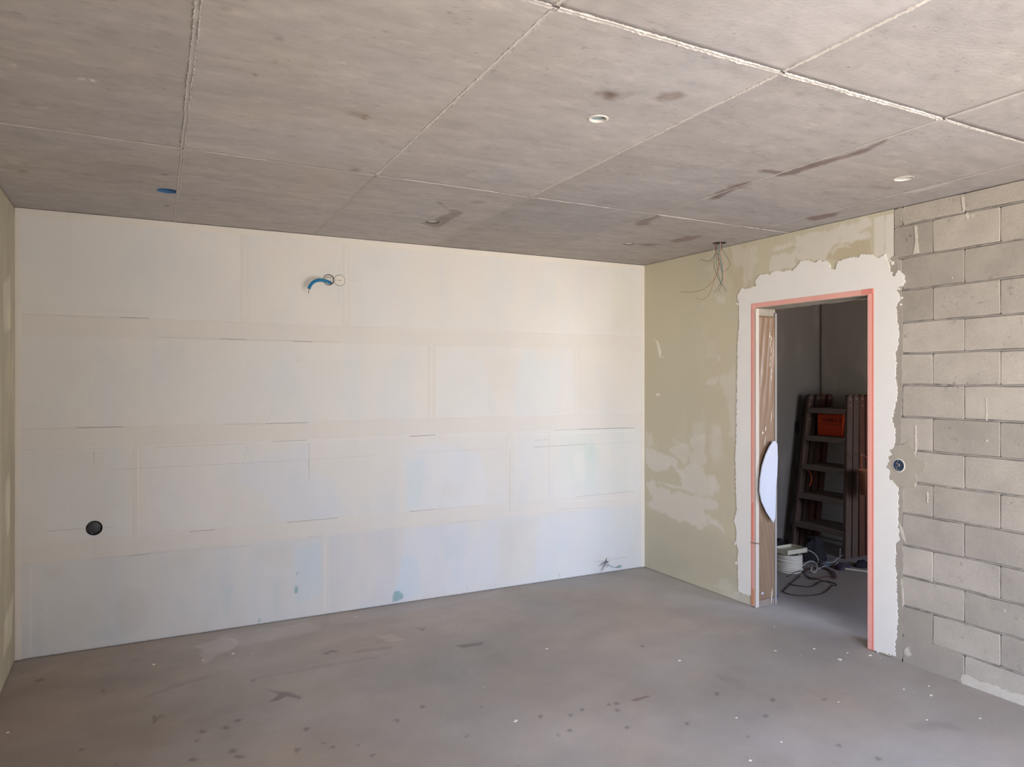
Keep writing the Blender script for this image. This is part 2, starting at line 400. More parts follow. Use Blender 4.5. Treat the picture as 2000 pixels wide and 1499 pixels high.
# ------------------------------------------------------------------ ceiling: cast panels with mortar fins between them
KX, KY = .025, .012
def uv2xy(U, V): return (U+KX*V)/(1-KX*KY), (V+KY*U)/(1-KX*KY)      # U = X-KX*Y, V = Y-KY*X
def xy2uv(x, y): return x-KX*y, y-KY*x
SU = [-.77, .093, .944, 1.799, 2.665, 3.53, 4.05]
SV = [-3.55, -1.83, -.10, 1.63, 3.37, 5.10]
boxes = [  # u, v px of the hole on the ceiling, radius, kind
    (1168, 232, .030, 'pale'), (327, 373, .050, 'blue'), (845, 434, .040, 'dark'), (1765, 349, .042, 'white'), (1405, 475, .048, 'wires'), (1228, 476.5, .036, 'small')]
ch = [(ceil_(u, v), r, k) for u, v, r, k in boxes]
C_CEIL = lin(184, 177, 173)
ceil_marks = [
    ([(1172,180),(1190,176),(1215,183),(1234,186),(1215,192),(1180,194)], .03, .03, (.62,.55,.5), .9),
    (ell(1190,186,13,7), .02, .01, (.6,.52,.48), .8),
    ([(1272,192),(1295,182),(1330,180),(1336,186),(1310,196),(1285,198)], .02, .03, (.6,.53,.48), .9),
    (ell(1308,190,10,4), .01, .01, (1.5,1.5,1.5), .4),
    (ell(700,224,24,6,8), .03, .02, (.75,.7,.64), .8), (ell(713,229,8,5), .012, .01, (.55,.5,.45), .9), (ell(714,229,4,2.5), .006, .004, (2,2,1.9), .7),
    ([(851,395),(864,396),(876,408),(896,411),(905,416),(897,423),(880,428),(868,438),(855,446),(838,442),(820,436),(848,432),(858,422),(878,418),(877,411),(866,404)], .012, .015, (.68,.62,.60), .95),
    (ell(932,395,14,3), .02, .01, (.8,.76,.72), .8),
    ([(1385,391),(1400,376),(1440,360),(1465,353),(1462,362),(1425,375),(1405,388)], .012, .02, (.58,.50,.50), 1),
    ([(1480,331),(1500,330),(1535,336),(1590,318),(1640,305),(1690,290),(1720,275),(1735,268),(1730,276),(1700,295),(1640,313),(1590,327),(1550,342),(1520,344),(1510,339),(1484,336)], .012, .02, (.55,.47,.47), 1),
    ([(1410,358),(1440,362),(1470,368),(1440,368)], .02, .02, (.75,.7,.7), .8),
    ([(1240,438),(1255,428),(1285,420),(1290,423),(1270,432),(1265,440),(1245,442)], .02, .02, (.66,.6,.56), .9),
    ([(1310,470),(1340,462),(1370,460),(1350,470),(1320,474)], .02, .02, (.66,.58,.56), .9),
    ([(1240,478),(1262,476),(1296,477),(1270,481)], .015, .01, (.66,.6,.58), .9),
    ([(1575,426),(1605,418),(1640,415),(1625,424),(1590,431)], .02, .03, (.6,.5,.48), 1),
    (ell(692,332,10,3), .015, .01, (.65,.62,.58), .9), (ell(322,341,7,2), .01, .01, (.6,.55,.5), .9), (ell(326,402,6,2), .01, .01, (.65,.58,.55), .9),
    (ell(42,335,12,4), .02, .02, (.75,.7,.66), .9), (ell(440,18,9,3), .01, .01, (.7,.68,.65), .8), (ell(545,76,7,4), .01, .01, (.62,.6,.58), .8),
    (ell(1718,366,24,4,3), .03, .02, (.8,.77,.75), .8), (ell(678,178,8,4), .006, .01, (1.25,1.2,1.2), .6), (ell(498,146,4,2), .005, .004, (.5,.5,.5), .8),
    (ell(240,340,60,20), .15, .1, (.88,.86,.86), .8), (ell(480,225,90,18), .12, .1, (1.05,1.02,.94), .8),
    ([(905,128),(935,127),(945,134),(910,131),(880,135)], .004, .004, (1.3,1.3,1.3), .5),
    ([(640,122),(675,120),(672,126),(640,126)], .006, .006, (1.3,1.3,1.28), .6), ([(630,205),(700,206),(690,209)], .004, .004, (1.3,1.3,1.28), .6),
    ([(1330,68),(1395,85),(1390,88),(1340,73)], .006, .006, (1.25,1.25,1.25), .6), ([(1230,299),(1270,307),(1255,306)], .005, .005, (1.3,1.3,1.3), .6),
    ([(1394,270),(1424,278),(1415,279)], .005, .005, (1.3,1.3,1.3), .7), ([(1442,290),(1480,298),(1460,296)], .005, .005, (1.3,1.3,1.3), .7),
    ([(1795,186),(1820,181),(1815,186)], .006, .008, (1.3,1.3,1.3), .7), ([(745,75),(810,84),(800,86)], .006, .006, (1.25,1.25,1.2), .6),
    (ell(182,157,7,2.5), .004, .004, (1.9,1.9,1.9), .8), (ell(160,154,7,2), .004, .004, (1.6,1.6,1.6), .8), (ell(25,128,5,3), .004, .004, (1.7,1.6,1.5), .7),
    (ell(82,211,12,2), .004, .004, (1.5,1.5,1.5), .7), (ell(308,189,3,1.5), .003, .003, (1.8,1.8,1.8), .8), (ell(28,317,14,4,15), .008, .01, (1.25,1.25,1.2), .7),
    ([(1762,378),(1850,357),(1860,357),(1790,377)], .004, .006, (1.4,1.4,1.35), .7), (ell(1745,300,14,3), .008, .008, (1.3,1.3,1.3), .6),
    (ell(1628,208,16,6), .03, .02, (1.15,1.15,1.15), .8), (ell(1515,226,14,4), .02, .02, (1.15,1.15,1.15), .7), (ell(1650,220,18,4), .02, .02, (1.15,1.15,1.15), .7)]
def col_ceil(U, V):
    x, y = uv2xy(U, V)
    c = np.tile(C_CEIL, (len(x), 1))
    n = fbm(x, y, .9, 4, 31); c = c*(1+(n-.5)[:, None]*.20)
    n = fbm(x*1.2, y*5, 2.0, 5, 41); c = c*(1+(n-.5)[:, None]*.22); n = fbm(x*2.5, y*4, 5.0, 5, 44); c = c*(1+(n-.5)[:, None]*.16)
    n = fbm(x*2, y*6, 9.0, 4, 43); c = tint(c, np.clip((n-.62)*7, 0, 1), (1.10,1.09,1.08))
    n = fbm(x*1.3, y*4, 11.0, 3, 47); c = tint(c, np.clip((n-.66)*7, 0, 1), (.89,.885,.88))
    hue = fbm(x, y, 1.3, 3, 78)[:, None]; c = c*np.array([1.02, 1, .96])**((hue-.5)*4)
    # ceiling light falloff painted in: right-hand panels darkened, middle ones raised
    pu, pv = np.searchsorted(SU, U), np.searchsorted(SV, V)
    tone = np.where(pu >= 4, .87, 1.0)*np.where(pu == 3, .97, 1.0)*np.where((pu <= 3) & (pu >= 2) & (pv <= 4), 1.05, 1.0)
    tone = tone*(1+.05*(_hash(pu, pv, 5)-.5)); c = c*tone[:, None]
    for i, (p, s_, j_, f, a) in enumerate(ceil_marks):
        c = tint(c, mask(x, y, px_poly(ceil_, p), s_, j_, 22, i+100), f, a)
    return c
M_CEIL = mat('cast_concrete', attr=True, var=.08, vscale=7, stretch=(1,2.2,1), rough=.9, bump=.4, bscale=34, fine=.06, pits=2.0, pscale=30, pcolor=.66, spec=.25)
M_FIN = mat('mortar_fin', (208,201,194), var=.12, vscale=30, rough=.95, bump=.6, bscale=140)
M_FIN2 = mat('mortar_fin_dull', (192,185,179), var=.12, vscale=30, rough=.95, bump=.5, bscale=140)
ceil_root = structure('ceiling', MB().box(XL-.12, HX+.12, FRONT_Y-.3, HY+.1, H+.02, H+.22, 0).build('tmp', None).data, M_CEIL)
bpy.data.objects.remove(bpy.data.objects['tmp'])
chuv = [(*xy2uv(*p), r) for p, r, k in ch]
G = .0018
for iu in range(len(SU)-1):
    for iv in range(len(SV)-1):
        if SV[iv] < -1.9: v0 = max(SV[iv], FRONT_Y-.1)
        else: v0 = SV[iv]
        if SV[iv+1] < FRONT_Y-.05: continue
        u0, u1, v0, v1 = SU[iu]+G, SU[iu+1]-G, v0+G, SV[iv+1]-G
        near = SV[iv+1] > 1.7
        hs = [(a, b_, r) for a, b_, r in chuv if u0-.1 < a < u1+.1 and v0-.1 < b_ < v1+.1]
        st = .0125 if near else (.03 if SV[iv+1] > 0 else .08)
        us = axis(u0, u1, st, [h[0] for h in hs], .06, .005); vv = axis(v0, v1, st, [h[1] for h in hs], .06, .005)
        dz = random.uniform(-.0004, .0004)
        def pl(U, V, dz=dz):
            x, y = uv2xy(U, V); return np.stack([x, y, np.full_like(x, H+dz)], 1)
        grid('concrete_panel', us, vv, pl, col_ceil, M_CEIL, ceil_root, skirt=(0,0,.022), holes=hs)
def fin(U0, V0, U1, V1, w_, h_, m, seed, gap=0.0, name='mortar_ridge'):
    L = math.hypot(U1-U0, V1-V0); n = int(L/.008); r = np.random.default_rng(seed)
    t = np.linspace(0, 1, n); du, dv = (U1-U0)/L, (V1-V0)/L; nu, nv_ = -dv, du
    offs = np.array([-1.0, -.62, -.2, .25, .65, 1.0])
    hts = np.array([0, 1.0, .25, .35, .9, 0])
    wob = (fbm(t*L, t*0, 6, 3, seed)-.5)*.012
    V = []
    for k in range(n):
        env = .35+.9*vnoise(np.array([t[k]*L*18]), np.array([seed*1.0]), seed)[0]
        if gap and vnoise(np.array([t[k]*L*5]), np.array([3.3]), seed+5)[0] < gap: env *= .05
        for o_, h in zip(offs, hts):
            q = o_*w_*(.75+.5*r.random())+wob[k]*.5
            U_, V_ = U0+du*t[k]*L+nu*q, V0+dv*t[k]*L+nv_*q
            x, y = (U_+KX*V_)/(1-KX*KY), (V_+KY*U_)/(1-KX*KY)
            z = H-.0004-(.8*h*h_*env*(.5+r.random()) if h else -.002)
            V.append((x, y, z))
    F_ = [(k*6+j, (k+1)*6+j, (k+1)*6+j+1, k*6+j+1) for k in range(n-1) for j in range(5)]
    return link(name, mesh(name, V, F_), m, ceil_root)
spec = {1: (.012, .006, M_FIN2, 0), 2: (.0105, .004, M_FIN, 0), 3: (.0085, .004, M_FIN, 0), 4: (.005, .002, M_FIN2, .3), 5: (.004, .0015, M_FIN2, .5)}
for i, (w_, h_, m_, g_) in spec.items():
    for iv in range(len(SV)-1):
        if SV[iv+1] < -.2: continue
        mm_ = M_FIN2 if (iv == 4 and i in (2, 3)) else m_
        k_ = .75 if iv == 4 else 1
        fin(SU[i], max(SV[iv], -1.2)+.012, SU[i], SV[iv+1]-.012, w_*k_, h_*k_, mm_, i*10+iv, g_)
for i, (w_, h_, m_, g_) in {3: (.0115, .0045, M_FIN, 0), 4: (.004, .002, M_FIN, .42), 2: (.01, .005, M_FIN, 0)}.items():
    for iu in range(len(SU)-1):
        if i == 3 and iu == 4: k_, mm_ = .6, M_FIN2
        else: k_, mm_ = 1, m_
        fin(SU[iu]+.012, SV[i], SU[iu+1]-.012, SV[i], w_*k_, h_*k_, mm_, 200+i*10+iu, g_)

# ------------------------------------------------------------------ back wall: taped and filled plasterboards
WHITE = lin(226, 222, 216)
cool = (.94, .99, 1.06); bluish = (.93, .98, 1.09); teal = (.70, .88, .90); beige = (.93, .90, .86); grey = (.88, .90, .89); green = (.94, .98, .96)
bw = [([(60,430),(330,470),(300,610),(60,600)], .15, .1, (.95,.99,1.0), 1), ([(40,660),(600,690),(560,820),(40,825)], .15, .1, (.95,.99,1.01), 1),
      ([(480,480),(672,485),(672,625),(480,618)], .01, .0, (1.02,1.0,.97), 1), ([(700,490),(792,490),(775,560),(762,640),(702,640)], .03, .02, cool, .9),
      ([(1040,510),(1090,515),(1090,545),(1040,550)], .04, .03, (1.04,1.03,1.02), .8), ([(1165,530),(1200,530),(1190,635),(1160,635)], .02, .01, (1.03,1.04,1.04), .7),
      ([(1200,530),(1235,530),(1240,650),(1195,650)], .05, .02, (.97,.99,.92), .9),
      ([(857,682),(905,685),(940,700),(952,740),(955,790),(950,812),(852,816)], .025, .02, (.97,1.02,1.05), 1), ([(940,700),(1010,690),(1005,760),(965,765)], .03, .02, (1.0,.97,.93), .8),
      ([(1018,680),(1050,685),(1092,700),(1094,745),(1086,808),(1006,812),(1012,730)], .02, .02, (.97,1.03,1.06), 1),
      ([(1120,680),(1245,684),(1240,800),(1130,808)], .04, .02, (1.0,.96,.91), .8), ([(480,680),(800,695),(805,810),(540,815)], .08, .06, (.97,1.01,1.03), .9),
      ([(470,905),(540,880),(602,870),(604,920),(655,935),(662,985),(640,1008),(555,1014),(520,975),(470,940)], .03, .03, (.95,1.0,1.11), 1),
      ([(785,872),(860,862),(900,880),(940,885),(952,930),(948,985),(850,992),(798,1000),(790,930)], .025, .02, (.97,1.02,1.12), 1),
      ([(792,898),(828,896),(822,990),(796,995)], .02, .01, (.87,.99,1.02), .9), ([(862,945),(905,945),(905,970),(862,972)], .03, .02, (.95,.93,.86), .7),
      ([(1072,838),(1242,832),(1242,962),(1110,972),(1075,930)], .03, .02, (.975,1.015,.995), .8),
      ([(1110,860),(1150,850),(1175,880),(1160,950),(1130,960),(1110,920)], .03, .03, (.89,.98,.95), .8), ([(1120,890),(1140,880),(1142,940),(1125,945)], .012, .01, (1.14,1.06,1.08), .8),
      ([(1140,870),(1158,868),(1160,895),(1142,900)], .02, .01, (.84,.95,.92), .8), ([(1185,885),(1225,885),(1225,930),(1190,930)], .03, .02, (1.02,.99,.94), .8),
      ([(60,880),(266,878),(266,1046),(60,1044)], .012, .01, (.96,.99,.99), 1), ([(60,995),(262,992),(262,1048),(60,1048)], .01, .0, (1.04,1.03,1.05), .8),
      ([(300,980),(340,945),(380,950),(400,1000),(420,1030),(330,1030)], .04, .03, (1.02,1.03,1.07), .9), ([(445,960),(520,990),(540,1015),(430,1020)], .05, .02, (.98,.97,.92), .8),
      ([(350,1078),(400,1070),(380,1105),(320,1110)], .03, .02, (.93,.91,.86), .8), ([(90,1110),(125,1112),(120,1130),(95,1130)], .03, .02, (.93,.91,.87), .8),
      ([(240,1150),(275,1148),(292,1180),(285,1215),(260,1240),(235,1242),(225,1190)], .02, .02, (.90,.89,.87), .9), ([(150,1175),(190,1165),(175,1200)], .04, .03, (.92,.92,.88), .8),
      ([(330,1180),(345,1150),(342,1215),(325,1230)], .02, .02, (1.04,1.04,1.08), .6),
      ([(640,1050),(790,1028),(785,1090),(768,1172),(642,1192)], .012, .01, (.99,.95,.95), .9), ([(500,1070),(570,1060),(570,1110),(500,1100)], .03, .02, (.96,.94,.92), .8),
      ([(792,1035),(915,1022),(912,1150),(768,1176),(785,1090)], .02, .01, (.98,1.01,1.11), .9), ([(785,1086),(818,1090),(822,1160),(770,1172)], .012, .01, (.88,1.0,1.04), 1),
      ([(860,1050),(905,1028),(915,1060),(900,1100),(860,1090)], .03, .03, (.92,.97,.97), .9), ([(915,1030),(960,1040),(965,1135),(912,1145)], .02, .02, (.98,1.01,1.09), .8),
      ([(975,1025),(1050,1010),(1046,1125),(975,1138)], .03, .02, (.98,.95,.90), .9), ([(1050,1015),(1078,1020),(1075,1120),(1045,1128)], .02, .01, (.98,1.02,1.08), .9),
      ([(1125,1000),(1235,985),(1240,1060),(1200,1085),(1145,1080)], .04, .02, (.97,1.02,1.05), .9),
      ([(432,1148),(458,1140),(452,1170),(446,1205),(438,1205)], .012, .008, (.80,.95,.96), .8), ([(530,1130),(545,1130),(545,1200),(534,1203)], .008, .006, (.82,.94,.96), .7),
      ([(576,1068),(632,1058),(630,1165),(578,1182)], .02, .01, (.88,1.0,1.06), .9), ([(178,1230),(235,1222),(235,1250),(178,1258)], .03, .01, (.85,.93,.95), .8),
      ([(490,1090),(500,1090),(500,1205),(490,1208)], .01, .01, (.92,.97,1.0), .7),
      ([(577,1144),(582,1148),(581,1158),(575,1160)], .003, .002, (.40,.62,.62), 1), ([(579,1118),(582,1118),(579,1126),(577,1124)], .003, .002, (.5,.7,.7), 1),
      ([(769,1156),(779,1154),(788,1164),(787,1170),(766,1177)], .004, .004, (.42,.62,.60), 1), ([(506,1208),(510,1212),(508,1217),(505,1216)], .003, .002, (.45,.66,.68), 1),
      ([(576,698),(590,700),(588,708),(578,707)], .006, .008, (.9,.92,.92), .8), ([(60,600),(200,600),(300,612),(60,608)], .02, .01, (.95,.95,.94), .8)]
for k_, yy in enumerate((1176, 1192, 1208, 1218, 1232, 1250, 1268)):
    bw.append((ell(76, yy, 7, 4 if k_ < 4 else 9), .01, .008, (.88,.93,.95), .8))
def col_back(x, z):
    c = np.tile(WHITE, (len(x), 1))
    n = fbm(x, z, 2.0, 4, 5); c = c*(1+(n-.5)[:, None]*.06)
    n = fbm(x*3, z*1.2, 2.5, 4, 6)
    c = tint(c, np.clip((n-.5)*5, 0, 1), (.965,.985,1.01))
    low = np.clip((1.45-z)/1.0, 0, 1)          # bluish filler low on the wall, with the dimmer, bluer light there painted in
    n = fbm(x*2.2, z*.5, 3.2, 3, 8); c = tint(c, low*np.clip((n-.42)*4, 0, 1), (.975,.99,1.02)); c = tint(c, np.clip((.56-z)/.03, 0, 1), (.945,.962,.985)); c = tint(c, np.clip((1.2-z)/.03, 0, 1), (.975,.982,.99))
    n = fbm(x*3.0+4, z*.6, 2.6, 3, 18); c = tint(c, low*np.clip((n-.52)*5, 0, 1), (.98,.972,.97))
    for i, (p, s_, j_, f, a) in enumerate(bw):
        c = tint(c, mask(x, z, px_poly(back, p), s_, j_, 8, i+300), np.array(f)**(.55 if min(f) > .7 else .8), a)
    return c
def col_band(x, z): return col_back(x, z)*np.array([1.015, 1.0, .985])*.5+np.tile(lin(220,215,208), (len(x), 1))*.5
def segs(fn, L): return [(fn(*a), fn(*b_), hw, st) for a, b_, hw, st in L]
bl = segs(back, [((30,613),(235,620),.0012,.30),((235,620),(292,622),.0016,.75),((310,659),(430,662),.001,.35),((430,662),(482,664),.0018,.7),((482,664),(665,668),.0012,.35),((572,667),(610,668),.0016,.6),
    ((35,839),(150,836),.001,.3),((150,836),(240,834),.0018,.7),((440,829),(520,828),.0012,.4),((520,828),(600,826),.0018,.6),((35,880),(255,875),.001,.25),((300,874),(480,867),.001,.35),((530,863),(600,860),.0015,.55),
    ((800,853),(850,850),.002,.7),((215,918),(560,901),.0008,.4),((560,901),(740,890),.0007,.3),((800,886),(975,876),.0007,.3),((1044,874),(1145,868),.0014,.6),((1145,868),(1240,865),.0008,.3),
    ((1045,861),(1075,859),.001,.4),((1083,841),(1130,839),.0015,.5),((1130,839),(1240,836),.0022,.7),((370,1039),(420,1035),.0016,.6),((560,1021),(660,1012),.0016,.55),((800,1000),(850,995),.0016,.55),((850,995),(940,988),.001,.3),
    ((1125,971),(1240,960),.0016,.4),((180,1092),(250,1087),.001,.3),((250,1087),(292,1082),.0018,.5),((292,1082),(490,1066),.0009,.3),((600,1050),(632,1047),.001,.4),((870,1022),(930,1017),.001,.3),((1085,996),(1180,990),.001,.35),
    ((95,1038),(163,1033),.0012,.45),((204,1031),(226,1029),.001,.3),((183,883),(183.5,904),.0012,.6),((183.5,904),(184,1014),.0006,.15),((184,1050),(185,1082),.0008,.2),
    ((603,866),(604,936),.0012,.5),((1072,846),(1073,965),.0009,.4),((995,878),(995,1000),.002,.22),((662,516),(662,535),.0007,.35),((662,565),(662,595),.0007,.4),((680,548),(706,550),.0007,.3),
    ((1160,1098),(1178,1096),.0014,.5),((1196,1093),(1226,1089),.0014,.4),((1092,1120),(1092,1128),.0016,.6),((912,1144),(912,1152),.0012,.5),((968,1139),(968,1145),.001,.4),
    ((65,790),(68,800),.0008,.3),((473,912),(484,870),.0009,.3),((522,826),(530,806),.0008,.3),((602,900),(603,915),.001,.3),
    ((270,876),(271,1048),.0030,-.6),((843,672),(842,818),.0028,-.6),((1127,682),(1127,808),.0022,-.4),((993,860),(992,990),.002,-.5),((1040,850),(1240,842),.003,-.4),((990,650),(700,641),.002,-.4),((1000,815),(1110,809),.002,-.35),
    ((1100,981),(1240,970),.003,-.4),((635,1052),(634,1195),.003,-.4),((676,485),(676,628),.004,-.35),((479,480),(477,620),.004,-.3),((60,1107),(60,1280),.006,-.2)])
M_BACK = mat('filled_plasterboard', attr=True, var=.015, vscale=3, rough=.93, bump=.06, bscale=25, fine=.012, spec=.2, lines={'h': 0, 'segs': bl})
M_TRIMW = mat('edge_filler', (228,222,212), var=.03, vscale=8, rough=.95, bump=.15, bscale=60)
wb = structure('wall_back', MB().box(XL-.12, XR+WT+.02, YB+.0125, YB+.095, -.02, H+.01).build('tmp', None).data, M_BACK)
bpy.data.objects.remove(bpy.data.objects['tmp'])
zj = [0.002, .597, 1.266, 1.918, H-.004]
vj = [[635], [270, 995], [843, 1127], [479, 676]]
hole_b = [(back(184, 1032), .043), (back(1186, 1095), .024), (back(642, 547), .036)]
for k in range(4):
    xs = [XL]+[back(u, 744)[0] for u in vj[k]]+[XR]
    for i in range(len(xs)-1):
        x0, x1, z0, z1 = xs[i]+.001, xs[i+1]-.001, zj[k]+.0015, zj[k+1]-.0015
        hs = [(p[0], p[1], r) for p, r in hole_b if x0 < p[0] < x1 and z0 < p[1] < z1]
        us = axis(x0, x1, .011, [h[0] for h in hs], .055, .004); vv = axis(z0, z1, .011, [h[1] for h in hs], .055, .004)
        dy = random.uniform(-.0004, .0004)
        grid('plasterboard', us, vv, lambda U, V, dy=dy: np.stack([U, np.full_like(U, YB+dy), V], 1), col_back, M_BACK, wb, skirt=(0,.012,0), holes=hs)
def band(x0, x1, z0, z1, seed):
    us = axis(x0, x1, .011); vv = np.concatenate([[z0], axis(z0+.006, z1-.006, .011), [z1]])
    def rel(U, V):
        h = .0011*(.7+.6*fbm(U, V, 7, 3, seed)); edge = ((np.abs(V-z0) < 1e-6) | (np.abs(V-z1) < 1e-6) | (np.abs(U-x0) < 1e-6) | (np.abs(U-x1) < 1e-6))
        o = np.zeros((len(U), 3)); o[:, 1] = np.where(edge, .0006, -h); o[:, 2] = (fbm(U, V*0, 2.5, 3, seed+3)-.5)*.010; return o
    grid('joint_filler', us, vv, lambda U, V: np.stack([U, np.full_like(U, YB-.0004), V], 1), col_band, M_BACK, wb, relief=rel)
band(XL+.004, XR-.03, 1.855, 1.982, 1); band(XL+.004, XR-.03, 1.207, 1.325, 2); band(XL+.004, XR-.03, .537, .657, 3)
for k in range(4):
    for u in vj[k]:
        xc = back(u, 744)[0]; lo = [.01, .657, 1.325, 1.982][k]; hi = [.537, 1.207, 1.855, 2.56][k]
        us = np.array([xc-.03, xc-.024, xc-.01, xc, xc+.012, xc+.025, xc+.03]); vv = axis(lo, hi, .02)
        def rel(U, V, xc=xc):
            o = np.zeros((len(U), 3)); o[:, 1] = np.where(np.abs(U-xc) > .028, .0006, -.0009-.0006*vnoise(V*9, U*30, 4)); return o
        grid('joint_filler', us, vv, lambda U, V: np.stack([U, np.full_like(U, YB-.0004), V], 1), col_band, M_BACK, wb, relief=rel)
# paper corner strips along the top and both ends of the back wall
b = MB(); b.box(XL, XR, YB-.0025, YB+.001, H-.045, H-.004); b.build('corner_tape', M_TRIMW, wb)
b = MB(); b.box(XR-.035, XR, YB-.0025, YB+.001, .004, H-.045); b.build('corner_tape', M_TRIMW, wb)
b = MB(); b.box(XL, XL+.03, YB-.0025, YB+.001, .004, H-.045); b.build('corner_tape', M_TRIMW, wb)

# ------------------------------------------------------------------ left wall (only its far end shows)
OLIVE = lin(202, 195, 171)
def col_left(y, z):
    c = np.tile(OLIVE*.98, (len(y), 1))
    n = fbm(y*4, z, 1.8, 4, 61); c = c*(1+(n-.5)[:, None]*.20)
    n = fbm(y*5, z*1.4, 2.2, 4, 62); c = tint(c, np.clip((n-.55)*7, 0, 1), (1.12,1.13,1.14))
    for p in ([(12,940),(18,922),(20,960),(18,1030),(14,1055),(10,1010),(9,970)], [(6,560),(20,540),(22,640),(8,650)], [(8,1220),(26,1160),(24,1240),(6,1290)]):
        c = tint(c, mask(y, z, px_poly(left_, p), .012, .02, 12, 9), (1.28,1.3,1.36))
    return c
M_LEFT = mat('base_coat_plaster', attr=True, var=.03, vscale=5, rough=.93, bump=.1, bscale=40, fine=.02)
wl = structure('wall_left', MB().box(XL-.12, XL-.01, FRONT_Y-.2, YB+.012, -.02, H+.01).build('tmp', None).data, M_LEFT)
bpy.data.objects.remove(bpy.data.objects['tmp'])
grid('plaster_coat', np.concatenate([np.arange(FRONT_Y, 3.6, .06), np.arange(3.6, YB, .0125), [YB]]), axis(0.003, H-.003, .02), lambda U, V: np.stack([np.full_like(U, XL), U, V], 1), col_left, M_LEFT, wl, skirt=(-.011,0,0))

# ------------------------------------------------------------------ right wall
DY0, DY1, DZ = 2.812, 3.70, 2.112      # door opening
YBLK = 2.655                            # the blocks begin here, towards the window
PALE = lin(220, 214, 203)
wr_marks = [  # pale trowel marks on the olive base coat
    ([(1262,875),(1290,882),(1308,890),(1322,900),(1325,915),(1340,935),(1330,930),(1312,912),(1300,918),(1285,920),(1270,918),(1262,905)], .010, .030, .8),
    ([(1303,878),(1316,873),(1330,868),(1345,872),(1350,890),(1340,905),(1322,898),(1318,888)], .010, .035, .55),
    ([(1312,858),(1335,868),(1345,872),(1335,874)], .006, .012, .7), ([(1345,852),(1375,850),(1378,905),(1362,912),(1345,905),(1352,880)], .012, .03, .6),
    ([(1352,825),(1376,828),(1378,860),(1352,858)], .03, .03, .45), ([(1385,850),(1408,858),(1412,890),(1395,905),(1385,880)], .03, .03, .5), ([(1390,830),(1410,833),(1408,852),(1392,855)], .02, .02, .5),
    ([(1330,918),(1345,905),(1372,912),(1378,930),(1395,932),(1404,950),(1405,965),(1380,972),(1350,960),(1330,955)], .012, .04, .7),
    ([(1262,942),(1275,940),(1285,952),(1310,962),(1345,966),(1372,970),(1402,975),(1400,990),(1378,998),(1395,1015),(1415,1038),(1395,1028),(1380,1020),(1365,1035),(1345,1022),(1310,1010),(1280,998),(1262,985),(1272,975)], .012, .04, .75),
    ([(1275,940),(1322,950),(1335,954),(1322,955)], .005, .008, .7), ([(1380,1010),(1412,1030),(1416,1040),(1392,1026)], .008, .02, .6), ([(1262,845),(1272,848),(1278,872),(1265,876)], .012, .02, .5),
    ([(1385,925),(1398,925),(1396,970),(1386,970)], .006, .02, .5), ([(1278,662),(1286,668),(1292,690),(1291,702),(1287,695),(1283,672)], .003, .004, 1.6), (ell(1285,771,4,3), .003, .003, 1.8), (ell(1296,698.5,1.5,1.5), .002, .001, 1.8),
    ([(1377,670),(1402,665),(1398,700),(1380,700)], .02, .03, .25), ([(1398,578),(1416,580),(1414,592),(1402,590)], .01, .01, .6), ([(1370,595),(1376,593),(1374,598)], .006, .006, .6), ([(1382,594),(1390,596),(1386,598)], .006, .006, .6),
    ([(1400,694),(1408,693),(1406,706),(1401,705)], .006, .01, .5), ([(1378,745),(1400,738),(1398,750),(1380,752)], .012, .02, .6), ([(1400,740),(1420,728),(1437,700),(1440,760),(1438,860),(1425,850),(1424,780)], .02, .03, .45),
    ([(1376,522),(1392,518),(1390,530),(1378,532)], .02, .01, .5), ([(1428,480),(1460,485),(1458,560),(1452,566),(1450,520),(1432,530)], .02, .03, .55), ([(1462,478),(1480,480),(1478,510),(1464,555),(1460,520)], .02, .03, .5),
    ([(1504,498),(1550,494),(1552,515),(1560,520),(1510,530),(1504,532)], .004, .02, .75), ([(1508,490),(1530,478),(1548,476),(1556,460),(1600,450),(1640,440),(1700,425),(1705,440),(1680,455),(1690,460),(1655,472),(1640,468),(1625,485),(1612,508),(1570,510),(1552,500),(1550,480)], .008, .035, .75),
    ([(1622,492),(1640,478),(1655,478),(1662,484),(1650,482),(1636,486),(1625,500)], .004, .006, .6), ([(1665,462),(1700,450),(1702,462),(1690,468)], .004, .02, .7), ([(1708,425),(1728,420),(1728,500),(1712,505),(1708,498)], .002, .0, .85),
    ([(1730,420),(1748,416),(1746,500),(1736,512),(1730,498)], .004, .01, 1.0), ([(1422,1165),(1442,1152),(1462,1164),(1470,1188),(1440,1180),(1400,1164),(1385,1155)], .02, .02, .5), ([(1395,1145),(1420,1130),(1440,1150),(1420,1162)], .02, .03, .4)]
wr_dark = [([(1548,482),(1575,478),(1562,494),(1555,494)], .004, .01, (.88,.85,.82)), ([(1585,468),(1610,450),(1640,447),(1600,462)], .006, .015, (.88,.85,.82)), ([(1655,475),(1700,455),(1702,496),(1640,508),(1616,505),(1625,488)], .006, .02, (.92,.87,.82)),
           ([(1422,484),(1460,480),(1462,550),(1430,580)], .03, .04, (.95,.91,.88)), ([(1380,620),(1440,640),(1438,1100),(1380,1000)], .15, .1, (1.03,1.0,.98)), ([(1262,1000),(1330,1020),(1440,1060),(1442,1150),(1262,1106)], .06, .05, (.95,.95,.96)),
           ([(1727,482),(1745,478),(1743,484),(1727,487)], .003, .004, (.75,.72,.7)), ([(1445,1157),(1470,1160),(1470,1190),(1440,1180)], .01, .01, (.86,.87,.84))]
